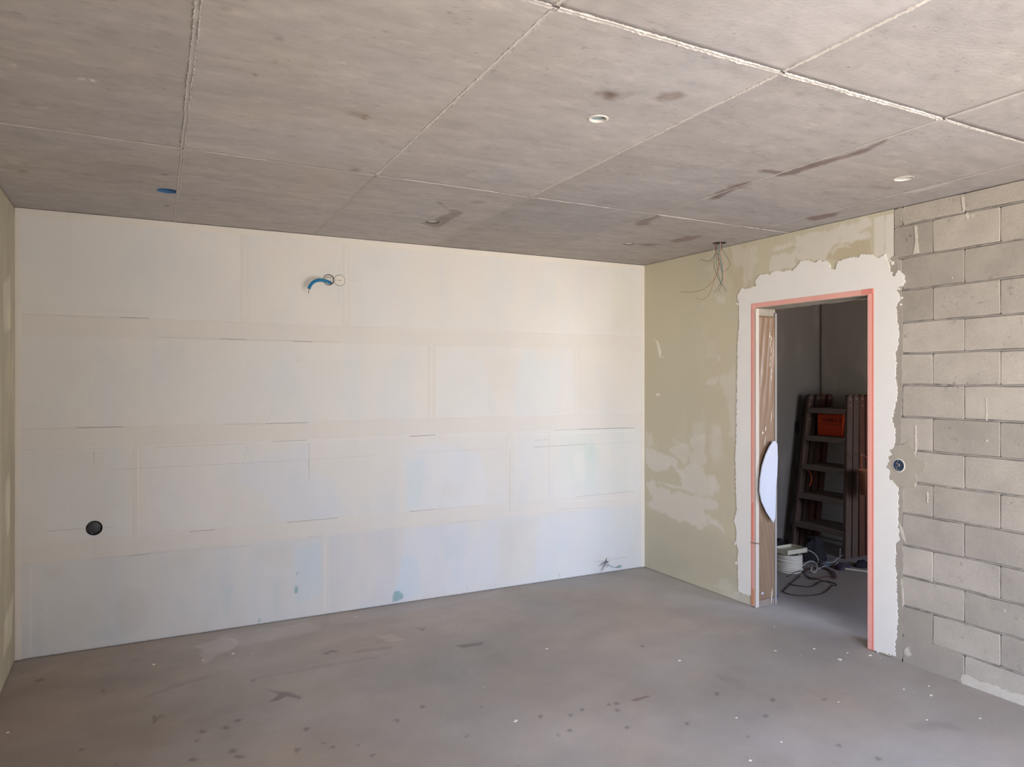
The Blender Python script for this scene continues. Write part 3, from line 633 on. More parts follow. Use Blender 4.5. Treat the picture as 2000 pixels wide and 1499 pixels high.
def col_right(y, z):
    c = np.tile(OLIVE, (len(y), 1))
    n = fbm(y, z, 1.4, 4, 51); c = c*(1+(n-.5)[:, None]*.10)
    n = fbm(y*3, z*1.0, 3, 4, 52); c = tint(c, np.clip((n-.6)*5, 0, 1), (1.07,1.07,1.08), .5)
    for i, (p, s_, j_, f) in enumerate(wr_dark): c = tint(c, mask(y, z, px_poly(right, p), s_, j_, 18, i+500), f)
    for i, (p, s_, j_, a) in enumerate(wr_marks):
        m_ = mask(y, z, px_poly(right, p), s_, j_, 20, i+600)
        c = blend(c, m_, PALE, min(a, 1)) if a <= 1 else blend(c, m_, lin(232,226,212), 1)
    return c
M_RIGHT = mat('olive_base_coat', attr=True, var=.02, vscale=5, rough=.93, bump=.08, bscale=40, fine=.012)
M_MORTAR = mat('block_mortar', (160,154,147), var=.12, vscale=9, rough=.97, bump=.7, bscale=110, bdist=.006)
M_DARKJ = mat('joint_void', (92,86,80), var=.1, vscale=20, rough=1, bump=.4)
M_CORE = mat('wall_core', (140,133,126), var=.08, vscale=9, rough=.97, bump=.3)
b = MB()
b.box(XR+.012, XR+WT, DY1, HY+.02, -.02, H+.01); b.box(XR+.012, XR+WT, DY0, DY1, DZ, H+.01); b.box(XR+.028, XR+WT, FRONT_Y-.2, DY0, -.02, H+.01); b.box(XR+.012, XR+.03, YBLK-.01, DY0, -.02, H+.01)
wr = structure('wall_right', mesh('wall_right', b.v, b.f), M_CORE)
def keep_r(y, z): return ~((y > DY0) & (y < DY1) & (z < DZ)) & ~((y < YBLK))
ys = np.unique(np.round(np.concatenate([axis(YBLK, DY0, .007), axis(DY0, DY1, .007), axis(DY1, YB, .0065)]), 6)); zs = np.unique(np.round(np.concatenate([axis(0.003, DZ, .008), axis(DZ, H-.003, .007)]), 6))
grid('plaster_coat', ys, zs, lambda U, V: np.stack([np.full_like(U, XR), U, V], 1), col_right, M_RIGHT, wr, keep=keep_r)
# reveals of the opening
M_REV = mat('rough_reveal_plaster', (150,142,130), var=.14, vscale=14, rough=.97, bump=.8, bscale=60, bdist=.01)
MB().box(XR, XR+WT, DY1-.003, DY1+.012, 0, DZ).build('reveal_plaster', M_REV, wr)
MB().box(XR, XR+WT, DY0-.01, DY0+.003, 0, DZ).build('reveal_plaster', M_REV, wr)
zz = lambda U, V: np.stack([U*0+0, U*0, -.012*fbm(U, V, 22, 4, 5)+.006], 1)
grid('lintel_plaster', axis(XR+.002, XR+WT, .012), axis(DY0, DY1, .012), lambda U, V: np.stack([U, V, np.full_like(U, DZ-.002)], 1), None, M_REV, wr, relief=zz, skirt=(0,0,.02))
# concrete blocks in running bond
M_BLOCK = mat('concrete_block', (178,170,159), world=True, var=.13, vscale=6, rough=.96, bump=.6, bscale=110, fine=.13, rand=.15, pits=2.0, pscale=42, pcolor=.6, bdist=.003, spec=.15)
zc = [.004, .152, .322, .494, .667, .8475, 1.028, 1.209, 1.395, 1.576, 1.754, 1.932, 2.115, 2.30, 2.485, H-.003]
LB = .3475
def block_mesh(L, Hh, seed, depth=.024):
    r = random.Random(seed); c = .006; out = []
    hx, hz = L/2, Hh/2
    base = [(-hx+c,-hz),(-hx*.35,-hz),(hx*.35,-hz),(hx-c,-hz),(hx,-hz+c),(hx,0),(hx,hz-c),(hx-c,hz),(hx*.3,hz),(-hx*.4,hz),(-hx+c,hz),(-hx,hz-c),(-hx,0),(-hx,-hz+c)]
    o = [(x+r.uniform(-.0014,.0014), z+r.uniform(-.0022,.0022)) for x, z in base]; n = len(o)
    k = .0025
    i_ = [(x*(1-k/hx*1.0), z*(1-k/hz)) for x, z in o]
    v = [(0, x, z) for x, z in i_]+[(.0022, x, z) for x, z in o]+[(depth, x, z) for x, z in o]
    f = [tuple(range(n))]
    for a in (0, n):
        f += [(a+q, a+(q+1) % n, a+n+(q+1) % n, a+n+q) for q in range(n)]
    return mesh('block', v, f)
var_m = {}
def put_block(y0, y1, z0, z1, row, i):
    L, Hh = y1-y0, z1-z0
    key = (round(L, 3), round(Hh, 3), (row*3+i) % 3)
    if key not in var_m:
        var_m[key] = block_mesh(L, Hh, len(var_m)); var_m[key].materials.append(M_BLOCK)
    o = bpy.data.objects.new('block', var_m[key]); C.objects.link(o); o.parent = wr
    o.location = (XR+random.uniform(-.0012, .0012), (y0+y1)/2, (z0+z1)/2)
    o.rotation_euler = (random.uniform(-.0015, .0015), 0, random.uniform(-.002, .002))
for row in range(15):
    j0 = 2.605 if row % 2 == 0 else 2.427
    z0, z1 = zc[row]+(.0055 if row else .002), zc[row+1]-(.0055 if row < 14 else .0)
    edges = [YBLK]+[j0-LB*k+(random.uniform(-.004,.004) if k > 2 else 0) for k in range(0, 13) if j0-LB*k > FRONT_Y+.1]+[FRONT_Y]
    for i in range(len(edges)-1):
        y1_, y0_ = edges[i]-(.0014 if i else .0), edges[i+1]+.0014
        if y1_-y0_ > .03: put_block(y0_, y1_, z0, z1, row, i)
    if row:     # bed joint, struck flush and uneven
        n = int((YBLK-FRONT_Y)/.03)
        r_ = random.Random(row)
        V = []
        for q in range(n+1):
            y = FRONT_Y+(YBLK-FRONT_Y)*q/n; d = XR+.0035+r_.uniform(-.0022, .0035)+(.005 if r_.random() < .06 else 0)
            for zo, dd in ((-.007, .006), (-.0035, 0), (.0035, r_.uniform(-.001,.002)), (.007, .006)):
                V.append((d+dd, y, zc[row]+zo))
        F_ = [(q*4+k, (q+1)*4+k, (q+1)*4+k+1, q*4+k+1) for q in range(n) for k in range(3)]
        link('mortar_joint', mesh('mortar_joint', V, F_), M_MORTAR, wr)
# grey mortar smears and the white filler coat around the door
M_SMEAR = mat('grey_mortar_smear', (176,168,154), var=.07, vscale=12, rough=.97, bump=.4, bscale=70)
M_SMEAR2 = mat('brown_mortar_smear', (166,158,147), var=.06, vscale=12, rough=.97, bump=.4, bscale=70)
M_PLAS = mat('white_filler', (239,236,231), var=.02, vscale=7, rough=.93, bump=.12, bscale=45, fine=.012)
M_PALEMARK = mat('pale_mortar', (205,198,186), var=.08, vscale=20, rough=.96, bump=.3)
rplace = lambda a, b_, d: (XR-d, a, b_)
q6 = lambda L, ox=1700, oy=740, s=3.747: [right(ox+x/s, oy+y/s) for x, y in L]
def smear(name, pts, d, m, amp=.004, step=.012, s=1): return sheet(name, [jagged(pts, amp, step, s)], rplace, d, m, wr)
smear('mortar_smear', q6([(150,470),(180,490),(280,468),(320,520),(332,590),(400,610),(412,645),(392,684),(335,690),(330,790),(260,802),(190,780),(140,720),(150,690),(120,640),(124,590),(160,565),(140,520)]), .0046, M_SMEAR, s=3)
smear('mortar_smear', [right(u, v) for u, v in [(1740,504),(1752,498),(1760,560),(1763,640),(1762,760),(1760,880),(1752,900),(1764,960),(1763,1050),(1764,1200),(1763,1296),(1740,1288),(1738,900)]], .0022, M_SMEAR2, .003, .02, 4)
smear('mortar_smear', [right(u, v) for u, v in [(1764,1190),(1800,1198),(1822,1205),(1822,1258),(1850,1266),(1880,1278),(1880,1336),(1830,1318),(1764,1297)]], .0016, M_SMEAR2, .002, .03, 5)
smear('mortar_smear', [right(u, v) for u, v in [(1880,1318),(1930,1336),(2000,1360),(2060,1385),(2060,1404),(2000,1382),(1880,1338)]], .0024, M_PALEMARK, .004, .02, 6)
for i, pts in enumerate([[(1786,440),(1791,442),(1792,470),(1795,494),(1784,496),(1788,470)], [(1890,415),(1893,424),(1890,430),(1886,420)], [(1897,420),(1903,418),(1899,427)], [(1768,1268),(1774,1264),(1777,1274),(1782,1280),(1774,1283),(1767,1277)],
                         [(1926,777),(1928,778),(1928,822),(1926,820)], [(1810,962),(1813,962),(1813,983),(1811,983)], [(1858,540),(1862,541),(1860,546)], [(1878,385),(1884,384),(1885,410),(1881,414)], [(1926,858),(1932,862),(1926,864)], [(1756,1020),(1762,1030),(1770,1062),(1762,1050)],
                         [(1960,1190),(1966,1194),(1962,1196)], [(1787,830),(1790,832),(1791,880),(1787,888)], [(1760,1130),(1763,1132),(1766,1180),(1763,1188)], [(1785,935),(1790,945),(1786,952),(1783,948)]]):
    smear('pale_mark', [right(u, v) for u, v in pts], .0030, M_PALEMARK, .0012, .008, 20+i)
out = [(1470,1165),(1443,1157),(1442,1110),(1441,1095),(1443,1075),(1438,1060),(1439.6,1036),(1434,1018),(1439.6,998),(1438,948),(1437,889),(1438.7,860),(1440,780),(1441.4,700),(1441.4,668),(1445,633),(1444,593),(1441.5,577),(1448,565),(1467,563.7),
       (1476.4,559),(1477.4,546),(1484.8,537.8),(1499.6,535),(1503,537.8),(1512.5,529.5),(1521.8,528.6),(1531,531.4),(1540,527.7),(1547.7,529.5),(1557,522),(1564,511),(1577,509),(1592,512.9),(1603,509),(1604,512),(1614,509),(1619,513),(1623.5,524),(1632.8,526.7),
       (1637.4,511),(1653,505.5),(1675,501.8),(1684.6,496),(1706.8,499),(1714,505.5),(1723,501.8),(1729,497),(1734.5,511),(1738,522),(1743.8,538.8),(1750,538),(1755,527.7),(1764,535),(1768.7,548),(1764,559),(1753,562),(1751,568),(1758.6,577.6),(1759.5,587),
       (1753,592),(1751,603.5),(1753,625.7),(1756,644),(1755,673),(1749.6,689.4),(1752,711),(1749.6,732),(1753.6,756),(1752,780),(1744,820),(1749.6,847),(1747,873.6),(1738,880),(1743,889),(1735,892),(1738,903),(1731,911),(1739,921),(1737,932),(1746,942),(1755,952),(1755,1001),
       (1753.6,1024),(1758,1053.7),(1749,1062.5),(1750.7,1071),(1749,1103.6),(1752,1124),(1752,1153.5),(1753.6,1182.8),(1753.6,1212),(1752,1241.5),(1747.8,1265),(1750.7,1282),(1722.8,1274),(1706,1270)]
TW = .034
outer = [right(u, v) for u, v in out]
outer[-1] = (DY0-TW, outer[-1][1]); outer[0] = (DY1+TW, outer[0][1])
inner = [(DY0-TW, DZ+TW), (DY1+TW, DZ+TW)]
ring = jagged(outer, .0032, .008, 11, protect=lambda a, b_: a == outer[-1])+inner
sheet('filler_coat', [ring], rplace, .006, M_PLAS, wr)
for i, (u, v, a, b_) in enumerate([(1757,565,2,2),(1760,595,2,2),(1744,514,3,4),(1739,510,2,2),(1441,594,2,2.4),(1762,582,1.5,2),(1447,1087,1.5,5),(1437,1062,1.5,4),(1438,1100,1.3,3)]):
    smear('filler_splash', [right(x, y) for x, y in ell(u, v, a, b_)], .0058, M_PLAS, .0014, .006, 60+i)

# ------------------------------------------------------------------ front wall with the wide opening the daylight comes through (behind the camera)
M_BLOCKER = mat('blocker_concrete', (128,124,118), var=.08, vscale=4, rough=.95, bump=.2)
M_FRONT = mat('front_render', (168,160,148), var=.05, vscale=5, rough=.95, bump=.2)
b = MB(); y0, y1 = FRONT_Y-.2, FRONT_Y
b.box(XL-.12, WIN[0], y0, y1, -.02, H+.01); b.box(WIN[1], XR+WT, y0, y1, -.02, H+.01); b.box(WIN[0], WIN[1], y0, y1, WIN[3], H+.01); b.box(WIN[0], WIN[1], y0, y1, -.02, 0.0)
structure('wall_front', mesh('wall_front', b.v, b.f), M_FRONT)
# unseen side wall added outside the opening to shade the left of the room
structure('wall_light_blocker', mesh('wall_light_blocker', *(lambda q: (q.v, q.f))(MB().box(TX, TX+.2, FRONT_Y-TL, FRONT_Y-.2, -.1, 3.2))), M_BLOCKER)
# ------------------------------------------------------------------ hall behind the door
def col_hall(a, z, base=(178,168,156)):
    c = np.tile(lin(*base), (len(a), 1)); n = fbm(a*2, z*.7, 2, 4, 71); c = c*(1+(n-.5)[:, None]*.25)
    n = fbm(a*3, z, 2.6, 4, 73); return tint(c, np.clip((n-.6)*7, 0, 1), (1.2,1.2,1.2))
M_HALL = mat('hall_plaster', attr=True, var=.04, vscale=4, rough=.95, bump=.15)
whb = structure('wall_hall_back', MB().box(XR+WT, HX+.12, HY+.012, HY+.12, -.02, H+.01).build('tmp', None).data, M_HALL); bpy.data.objects.remove(bpy.data.objects['tmp'])
grid('plaster_coat', axis(XR+WT-.02, HX, .03), axis(.003, H-.003, .03), lambda U, V: np.stack([U, np.full_like(U, HY), V], 1), lambda a, z: col_hall(a, z, (112,105,98)), M_HALL, whb, skirt=(0,.012,0))  # this wall's shade is put into its colour, darker than the right one
whr = structure('wall_hall_right', MB().box(HX+.012, HX+.12, HY0, HY+.012, -.02, H+.01).build('tmp', None).data, M_HALL); bpy.data.objects.remove(bpy.data.objects['tmp'])
grid('plaster_coat', axis(HY0, HY, .03), axis(.003, H-.003, .03), lambda U, V: np.stack([np.full_like(U, HX), U, V], 1), col_hall, M_HALL, whr, skirt=(.012,0,0))
b = MB(); b.box(XR+WT, HWIN_ADDED[0], HY0-.1, HY0, -.02, H+.01); b.box(HWIN_ADDED[1], HX+.12, HY0-.1, HY0, -.02, H+.01); b.box(HWIN_ADDED[0], HWIN_ADDED[1], HY0-.1, HY0, -.02, HWIN_ADDED[2]); b.box(HWIN_ADDED[0], HWIN_ADDED[1], HY0-.1, HY0, HWIN_ADDED[3], H+.01)
structure('wall_hall_front', mesh('wall_hall_front', b.v, b.f), M_CORE)

# ================================================================== DOOR FRAME
M_PINK = mat('pink_tape', (238,176,164), var=.05, vscale=12, stretch=(1,1,.3), rough=.6, bump=.08, fine=.01)
M_PINKD = mat('red_tape', (232,146,132), var=.10, vscale=9, stretch=(1,1,.25), rough=.6, bump=.08, fine=.01)
M_PAINTW = mat('white_bead', (186,176,166), var=.05, vscale=30, rough=.8, bump=.2)
M_FILM = mat('brown_board_under_film', (122,99,79), var=.12, vscale=5, stretch=(3,3,.6), rough=.38, bump=.12, bscale=30, spec=.5)
M_STEEL = mat('grey_edge', (138,132,128), var=.05, rough=.55, bump=.05)
M_FOAM = mat('white_sheet', (180,183,194), var=.01, rough=.8, bump=.03)
M_NAIL = mat('dull_metal', (150,132,112), rough=.5, metal=.3)
d1 = bpy.data.objects.new('door_1', None); C.objects.link(d1); d1['kind'] = 'structure'
def strip(name, y0, y1, z0, z1, x0, x1, m, ch=.0008): return MB().box(x0, x1, y0, y1, z0, z1, ch).build(name, m, d1)
xf = XR-.0075
strip('tape_strip', DY1, DY1+TW*.72, 0.012, DZ+TW*.9, xf-.0012, XR-.001, M_PINK)
strip('tape_strip', DY1+TW*.72, DY1+TW, 0.012, DZ+TW*.9, xf, XR-.001, M_PINKD)
strip('tape_strip', DY0-TW, DY0-TW*.55, 0.004, DZ+TW, xf, XR-.001, M_PINKD)
strip('tape_strip', DY0-TW*.55, DY0+.004, 0.004, DZ+TW, xf-.0015, XR-.001, M_PINK)
strip('tape_strip', DY0-.0, DY1+TW*.95, DZ+.002, DZ+TW, xf-.0004, XR-.001, M_PINK)
strip('tape_strip', DY0-TW*.9, DY0+.045, DZ+.004, DZ+TW, xf-.0022, XR-.001, M_PINKD)
strip('corner_bead', DY1-.012, DY1+.001, 0.003, DZ-.004, xf-.001, XR+.022, M_PAINTW)
strip('corner_bead', DY0-.001, DY0+.006, 0.003, DZ-.004, xf-.001, XR+.018, M_PINK)
strip('tape_strip', DY1+.006, DY1+TW*.72, .47, .74, xf-.0024, xf, M_PINKD)
strip('tape_strip', DY1+.002, DY1+TW*.8, .02, .13, xf-.003, xf, mat('orange_tape', (214,150,118), var=.08, rough=.6))
strip('edge_strip', DY1-.016, DY1-.0005, 0.003, DZ-.03, XR+WT-.014, XR+WT+.004, M_STEEL)
# film-wrapped board on the left reveal
def fold(U, V):
    z = V; x = U-XR
    n = .003*np.sin((x*1.0+z*.16)*95+1.5*fbm(x, z, 3, 2, 4)*4)*np.clip((1.15-z)/.6, 0, 1)+.004*(fbm(x*2.4+z*.5, z*.9, 6, 4, 9)-.5)
    n = n+.0035*np.sin((x*.9-z*.10)*70)*np.clip((z-1.2)/.5, 0, 1)
    return np.stack([0*U, -np.abs(n)-.001, 0*U], 1)
grid('film_wrapped_board', axis(XR+.021, XR+WT-.015, .006), axis(.05, DZ-.055, .012), lambda U, V: np.stack([U, np.full_like(U, DY1-.010), V], 1), None, M_FILM, d1, relief=fold, skirt=(0,.009,0))
M_BASEG = mat('grey_base_board', (128,114,104), var=.1, vscale=12, rough=.7, bump=.2)
MB().box(XR+.021, XR+WT-.015, DY1-.009, DY1-.001, .003, .14, .001).build('kick_piece', M_BASEG, d1)
# drips of filler along the board
b = MB()
for i, (u, v, a, l) in enumerate([(1503,657,.006,.012),(1506,662,.004,.02),(1505,672,.003,.03),(1506,684,.003,.03),(1505,700,.003,.025),(1504,712,.003,.02),(1507,725,.003,.02),(1506,738,.004,.02),(1489,846,.008,.012),(1495,838,.004,.02),(1506,815,.003,.05),(1494,862,.003,.04),(1480,570+30,.004,.01),(1507,1165,.004,.06),(1503,651,.003,.01),(1487,726,.003,.01)]):
    x, z = on_y(u, v, DY1-.014); b.lathe([(0,-l),(a*.6,-l*.7),(a,0),(a*.7,l*.6),(0,l)], (x, DY1-.014, z), (0.15, 0, 1), 8, False)
b.build('filler_drips', M_PALEMARK, d1, True, kind='stuff')
pu, pz = on_y(1490.5, 1160, DY1-.02)
MB().lathe([(.0,.006),(.008,.005),(.010,.002),(.010,0)], (pu, DY1-.012, pz), (0,-1,0), 16).build('round_plug', M_FOAM, d1, True)
MB().tube([px3(1467, 1060, X=XR-.008), px3(1476, 1062, X=XR-.016), px3(1486, 1063, X=XR-.006)], .0035, 8).build('nail', M_NAIL, d1, True)
# white half-moon sheet pushed against the left reveal
q = [(1516.5,868),(1512,862),(1507,862),(1500,872),(1493,888),(1487,910),(1483.5,935),(1482.5,960),(1486,980),(1494,1000),(1502,1013),(1508,1021),(1511,1012),(1512.5,985),(1513.5,950),(1516,930),(1517.5,895)]
yy_ = DY1-.035
root = thing('foam_sheet', 'white half-moon shaped sheet standing against the left door jamb', 'sheet', (XR+.08, yy_, 1.0))
lp = [on_y(u, v, yy_) for u, v in q]
def bulge(a, b_, d): return (a, yy_-.012*max(0, 1-((a-(XR+.09))/.1)**2)-(.004 if d > 0 else -.004), b_)
o = sheet('sheet_face', [lp], bulge, .004, M_FOAM, root)
e1 = on_y(1512.3, 872, yy_); 
o2 = MB().box(e1[0]-.004, e1[0]+.006, yy_+.002, yy_+.024, on_y(1512, 985, yy_)[1], e1[1], .001).build('edge_fold', M_STEEL, root)
at(root)

# ================================================================== BOXES AND WIRES
M_BOXB = mat('blue_box_plastic', (70,110,150), rough=.5, var=.05)
M_BOXD = mat('dark_box_plastic', (72,70,74), rough=.45, var=.05)
M_BOXP = mat('pale_box_lid', (150,165,168), rough=.6, var=.08, vscale=30)
M_BOXW = mat('white_box_lid', (205,203,196), rough=.7, var=.08, vscale=30)
M_RIM = mat('filler_rim', (222,216,206), rough=.9, var=.05, vscale=40, bump=.5, bscale=120)
M_RIMD = mat('dark_rim', (98,92,88), rough=.8, var=.1)
M_BLACKV = mat('box_inside', (40,42,46), rough=.8)
M_SCREW = mat('screw_metal', (190,188,184), rough=.35, metal=.7)
names = {'pale': 'round ceiling box with pale lid inside a raised white rim', 'blue': 'round blue ceiling box beside the wide panel joint near the left wall', 'dark': 'round dark-rimmed ceiling box at the end of a brown stain near the white wall',
         'white': 'round white-lidded ceiling box above the concrete block wall', 'wires': 'ceiling box in the corner by the door with loose coloured wires hanging out', 'small': 'small grey-lidded ceiling box near the corner, beside thin brown stains'}
cbox = {}
for (p, r, k) in ch:
    root = thing('ceiling_box', names[k], 'junction box', (p[0], p[1], H), 'round junction boxes in the ceiling')
    MB().lathe([(r*.985,0.0),(r*.985,.0195)], (p[0], p[1], H-.0005), (0,0,1), 40, False).build('housing', {'blue': M_BOXB, 'wires': M_BLACKV, 'dark': M_RIMD}.get(k, M_BOXP), root, True)
    lidm = {'pale': M_BOXP, 'blue': M_BOXB, 'dark': M_BOXW, 'white': M_BOXW, 'wires': M_BLACKV, 'small': M_CEIL if False else M_RIM}[k]
    dpt = {'pale': .009, 'blue': .015, 'dark': .006, 'white': .006, 'wires': .016, 'small': .004}[k]
    MB().lathe([(0,.0015),(r*.9,.0015),(r*.975,0),(r*.975,.004)], (p[0], p[1], H+dpt), (0,0,1), 40, False).build('lid', lidm, root, True)
    rm, rw, rh = {'pale': (M_RIM, .010, .004), 'blue': (M_BOXB, .002, .001), 'dark': (M_RIMD, .004, .0015), 'white': (M_RIM, .003, .0015), 'wires': (M_RIMD, .003, .001), 'small': (M_RIMD, .003, .001)}[k]
    MB().lathe([(r*.97,.006),(r*.975,-rh*.6),(r+rw*.5,-rh),(r+rw,-rh*.3),(r+rw,.003)], (p[0], p[1], H), (0,0,1), 40, False).build('rim', rm, root, True)
    cbox[k] = (root, p, r)
M_WT = mat('teal_wire', (78,128,128), rough=.5); M_WR = mat('red_wire', (150,84,76), rough=.5); M_WG = mat('grey_wire', (96,92,88), rough=.5); M_WP = mat('pink_wire', (205,160,150), rough=.5); M_WK = mat('dark_wire', (52,56,60), rough=.5); M_WB = mat('blue_wire', (90,120,150), rough=.5)
root, p, r = cbox['wires']
o8 = lambda L, xx: [px3(1240+a/4.684, 440+b_/4.684, X=xx) for a, b_ in L]
for i, (pts, m_, xx, rad) in enumerate([([(727,280),(690,325),(640,325),(600,308)], M_WG, 3.70, .0016), ([(722,330),(735,420),(770,500),(838,606)], M_WG, 3.71, .0016), ([(770,230),(800,400),(792,510),(730,616)], M_WT, 3.73, .0017),
        ([(762,300),(800,440),(795,530),(760,612)], M_WG, 3.72, .0016), ([(752,250),(770,350),(740,470),(640,580),(520,612),(415,609)], M_WR, 3.69, .0015), ([(785,250),(818,390),(815,530)], M_WP, 3.74, .0028), ([(795,220),(865,340),(850,400),(808,430)], M_WG, 3.75, .0015),
        ([(745,280),(765,380),(720,520),(680,630),(610,684),(555,664)], M_WR, 3.70, .0013), ([(740,260),(755,400),(780,520),(795,545)], M_WT, 3.72, .0018), ([(760,260),(790,360),(800,450),(798,520)], M_WB, 3.74, .0018)]):
    st = Vector((p[0]+r*.5*math.cos(i*2.1), p[1]+r*.5*math.sin(i*2.1), H+.024))
    pts3 = [Vector(q_) for q_ in o8(pts, xx)]
    MB().tube([st, Vector((st.x, st.y, H-.03)).lerp(pts3[0], .25)]+pts3, rad, 6, 8).build('wire', m_, root, True)
for k in cbox: at(cbox[k][0])
# dark round box low in the back wall
cx, cz = back(184, 1032)
root = thing('wall_box', 'dark round lidded wall box low at the left end of the white wall', 'junction box', (cx, YB, cz))
MB().lathe([(.0425,-.0015),(.0425,.0120)], (cx, YB, cz), (0,1,0), 48, False).build('housing', M_BLACKV, root, True)
MB().lathe([(0,.006),(.036,.006),(.0375,.0075),(.0375,.012)], (cx-.002, YB, cz+.001), (0,1,0), 48, False).build('lid', M_BOXD, root, True)
MB().lathe([(.0415,.009),(.0425,-.001),(.0435,-.0012),(.0435,.001)], (cx, YB, cz), (0,1,0), 48, False).build('rim', M_BOXD, root, True)
for dx, dz_ in ((.032, .012), (-.034, -.006), (-.012, -.033)):
    MB().lathe([(0,-.002),(.0028,-.001),(.003,.004)], (cx+dx, YB+.0045, cz+dz_), (0,1,0), 12, False).build('screw', M_SCREW, root, True)
at(root)
# conduit box high on the back wall
M_CLEAR = mat('clear_box_plastic', (208,205,200), rough=.25, spec=.6, var=.12, vscale=60, fine=.1)
M_TUBE = mat('blue_conduit', (28,122,168), rough=.42, var=.05, bump=.3, bscale=300, fine=.01)
cx, cz = back(642, 547); rr = .036
root = thing('conduit_box', 'clear round wall box with a blue conduit stub bending out of it', 'junction box', (cx, YB, cz))
MB().lathe([(rr*.98,-.002),(rr*.98,.0119)], (cx, YB, cz), (0,1,0), 40, False).build('housing', M_CLEAR, root, True)
MB().lathe([(0,.0118),(rr,.0118)], (cx, YB, cz), (0,1,0), 40, False).build('box_back', M_RIM, root, True)
MB().lathe([(rr*.93,.004),(rr*.96,-.0025),(rr*1.06,-.0025),(rr*1.08,.0005)], (cx, YB, cz), (0,1,0), 40, False).build('rim', M_RIMD, root, True)
for k in range(6):
    a_ = math.radians(40+k*22)
    MB().lathe([(0,-.002),(.003,-.001),(.003,.006)], (cx+.021*math.cos(a_), YB+.006, cz+.021*math.sin(a_)*.9+.002), (0,1,0), 8, False).build('tab', M_NAIL if k % 2 else M_CLEAR, root, True)
tp = [px3(646, 553, Y=YB+.025), px3(643, 551.5, Y=YB-.01), px3(634, 548.5, Y=YB-.05), px3(623, 547.5, Y=YB-.085), px3(612, 551.5, Y=YB-.105), px3(605.5, 559, Y=YB-.112), px3(603.5, 564, Y=YB-.114)]
tb = MB().tube(tp, .0105, 16, 10).build('conduit', M_TUBE, root, True)
MB().tube([tp[-1], px3(603, 568, Y=YB-.114), px3(602.3, 573.5, Y=YB-.115)], .0022, 8, 4).build('wire', M_WG, root, True)
at(root)
cx, cz = back(663, 548)
root = thing('blank_cover', 'round plaster-coloured blank cover beside the blue conduit', 'wall box cover', (cx, YB, cz))
rr = .037
MB().lathe([(0,-.0035),(rr*.9,-.0035),(rr,-.0025),(rr,.001)], (cx, YB, cz), (0,1,0), 48, False).build('cover_disc', M_TRIMW, root, True)
MB().lathe([(rr,-.002),(rr+.0022,-.002),(rr+.0022,.001)], (cx, YB, cz), (0,1,0), 48, False).build('ring_joint', M_RIMD, root, True)
MB().box(cx-.013, cx+.012, YB-.0045, YB-.003, cz-.0012, cz+.0012).build('slot', M_BLACKV, root)
MB().lathe([(0,-.005),(.003,-.0045),(.003,-.003)], (cx-.026, YB, cz), (0,1,0), 12, False).build('screw', M_RIMD, root, True)
at(root)
# box with wires low at the right end of the back wall
cx, cz = back(1186.5, 1094.5)
root = thing('wall_wire_box', 'small wall box with loose wires low in the corner of the white wall', 'junction box', (cx, YB, cz))
MB().lathe([(.023,-.001),(.023,.0118),(0,.0118)], (cx, YB, cz), (0,1,0), 32, False).build('housing', M_BLACKV, root, True)
MB().lathe([(.021,.004),(.0225,-.002),(.026,-.002),(.0265,.0005)], (cx, YB, cz), (0,1,0), 32, False).build('rim', M_RIM, root, True)
MB().lathe([(0,-.012),(.013,-.011),(.017,-.006),(.018,.004)], (cx+.005, YB, cz+.003), (.25,1,0), 32, False).build('cap', M_CLEAR, root, True)
c6 = lambda L, yo: [px3(1140+a/16.667, 1060+b_/16.667, Y=YB-yo) for a, b_ in L]
M_WG2 = mat('pale_grey_wire', (134,138,146), rough=.5)
for pts, m_, rad in [([(690,620),(660,760),(600,900),(560,975)], M_WG2, .0016), ([(720,640),(760,740),(860,770),(1000,815),(1180,820)], M_WB, .0018), ([(690,610),(620,680),(500,780)], M_WG, .0016), ([(700,620),(690,700),(760,770),(750,820)], M_WG2, .0016), ([(700,600),(640,690),(570,760)], M_WB, .0016), ([(700,640),(650,830),(620,900)], M_WG, .0016), ([(700,600),(800,690),(850,770)], M_WG2, .0014)]:
    v_ = c6(pts, .03); v_[0] = (cx-.008, YB+.004, cz-.006)
    MB().tube(v_, rad, 6, 6).build('wire', m_, root, True)
MB().tube([px3(1208, 1108.5, Y=YB-.03), px3(1214, 1106.5, Y=YB-.03)], .007, 10, 1).build('wire_end', mat('teal_sleeve', (140,180,184), rough=.6), root, True)
at(root)
# round box beside the door in the block wall
cy, cz = right(1756.5, 909.5)
root = thing('switch_box', 'round dark blue wall box beside the door, set in a grey mortar patch', 'junction box', (XR, cy, cz))
MB().lathe([(.0335,-.0075),(.0335,.012)], (XR, cy, cz), (1,0,0), 40, False).build('housing', M_BLACKV, root, True)
MB().lathe([(.0325,-.004),(.0335,-.0085),(.037,-.008),(.039,-.004)], (XR, cy, cz), (1,0,0), 40, False).build('rim', M_RIM, root, True)
M_NAVY = mat('navy_box', (48,66,88), rough=.4, var=.25, vscale=90, fine=.1)
MB().lathe([(0,-.0055),(.022,-.0055),(.026,-.0072),(.033,-.0078)], (XR, cy, cz), (1,0,0), 40, False).build('insert', M_NAVY, root, True)
MB().lathe([(.0035,-.010),(.008,-.010),(.009,-.007),(.009,-.004)], (XR, cy, cz+.002), (1,0,0), 20, False).build('hub', M_STEEL, root, True)
for k, (a_, dd) in enumerate([(100,.026),(150,.022),(205,.024),(235,.027),(275,.028)]):
    a_ = math.radians(a_)
    MB().box(XR-.0095, XR-.004, cy+.6*dd*math.cos(a_)*-1-.003, cy-.6*dd*math.cos(a_)+.004, cz+dd*math.sin(a_)-.003, cz+dd*math.sin(a_)+.003, .0008).build('tab', M_STEEL, root)
at(root)
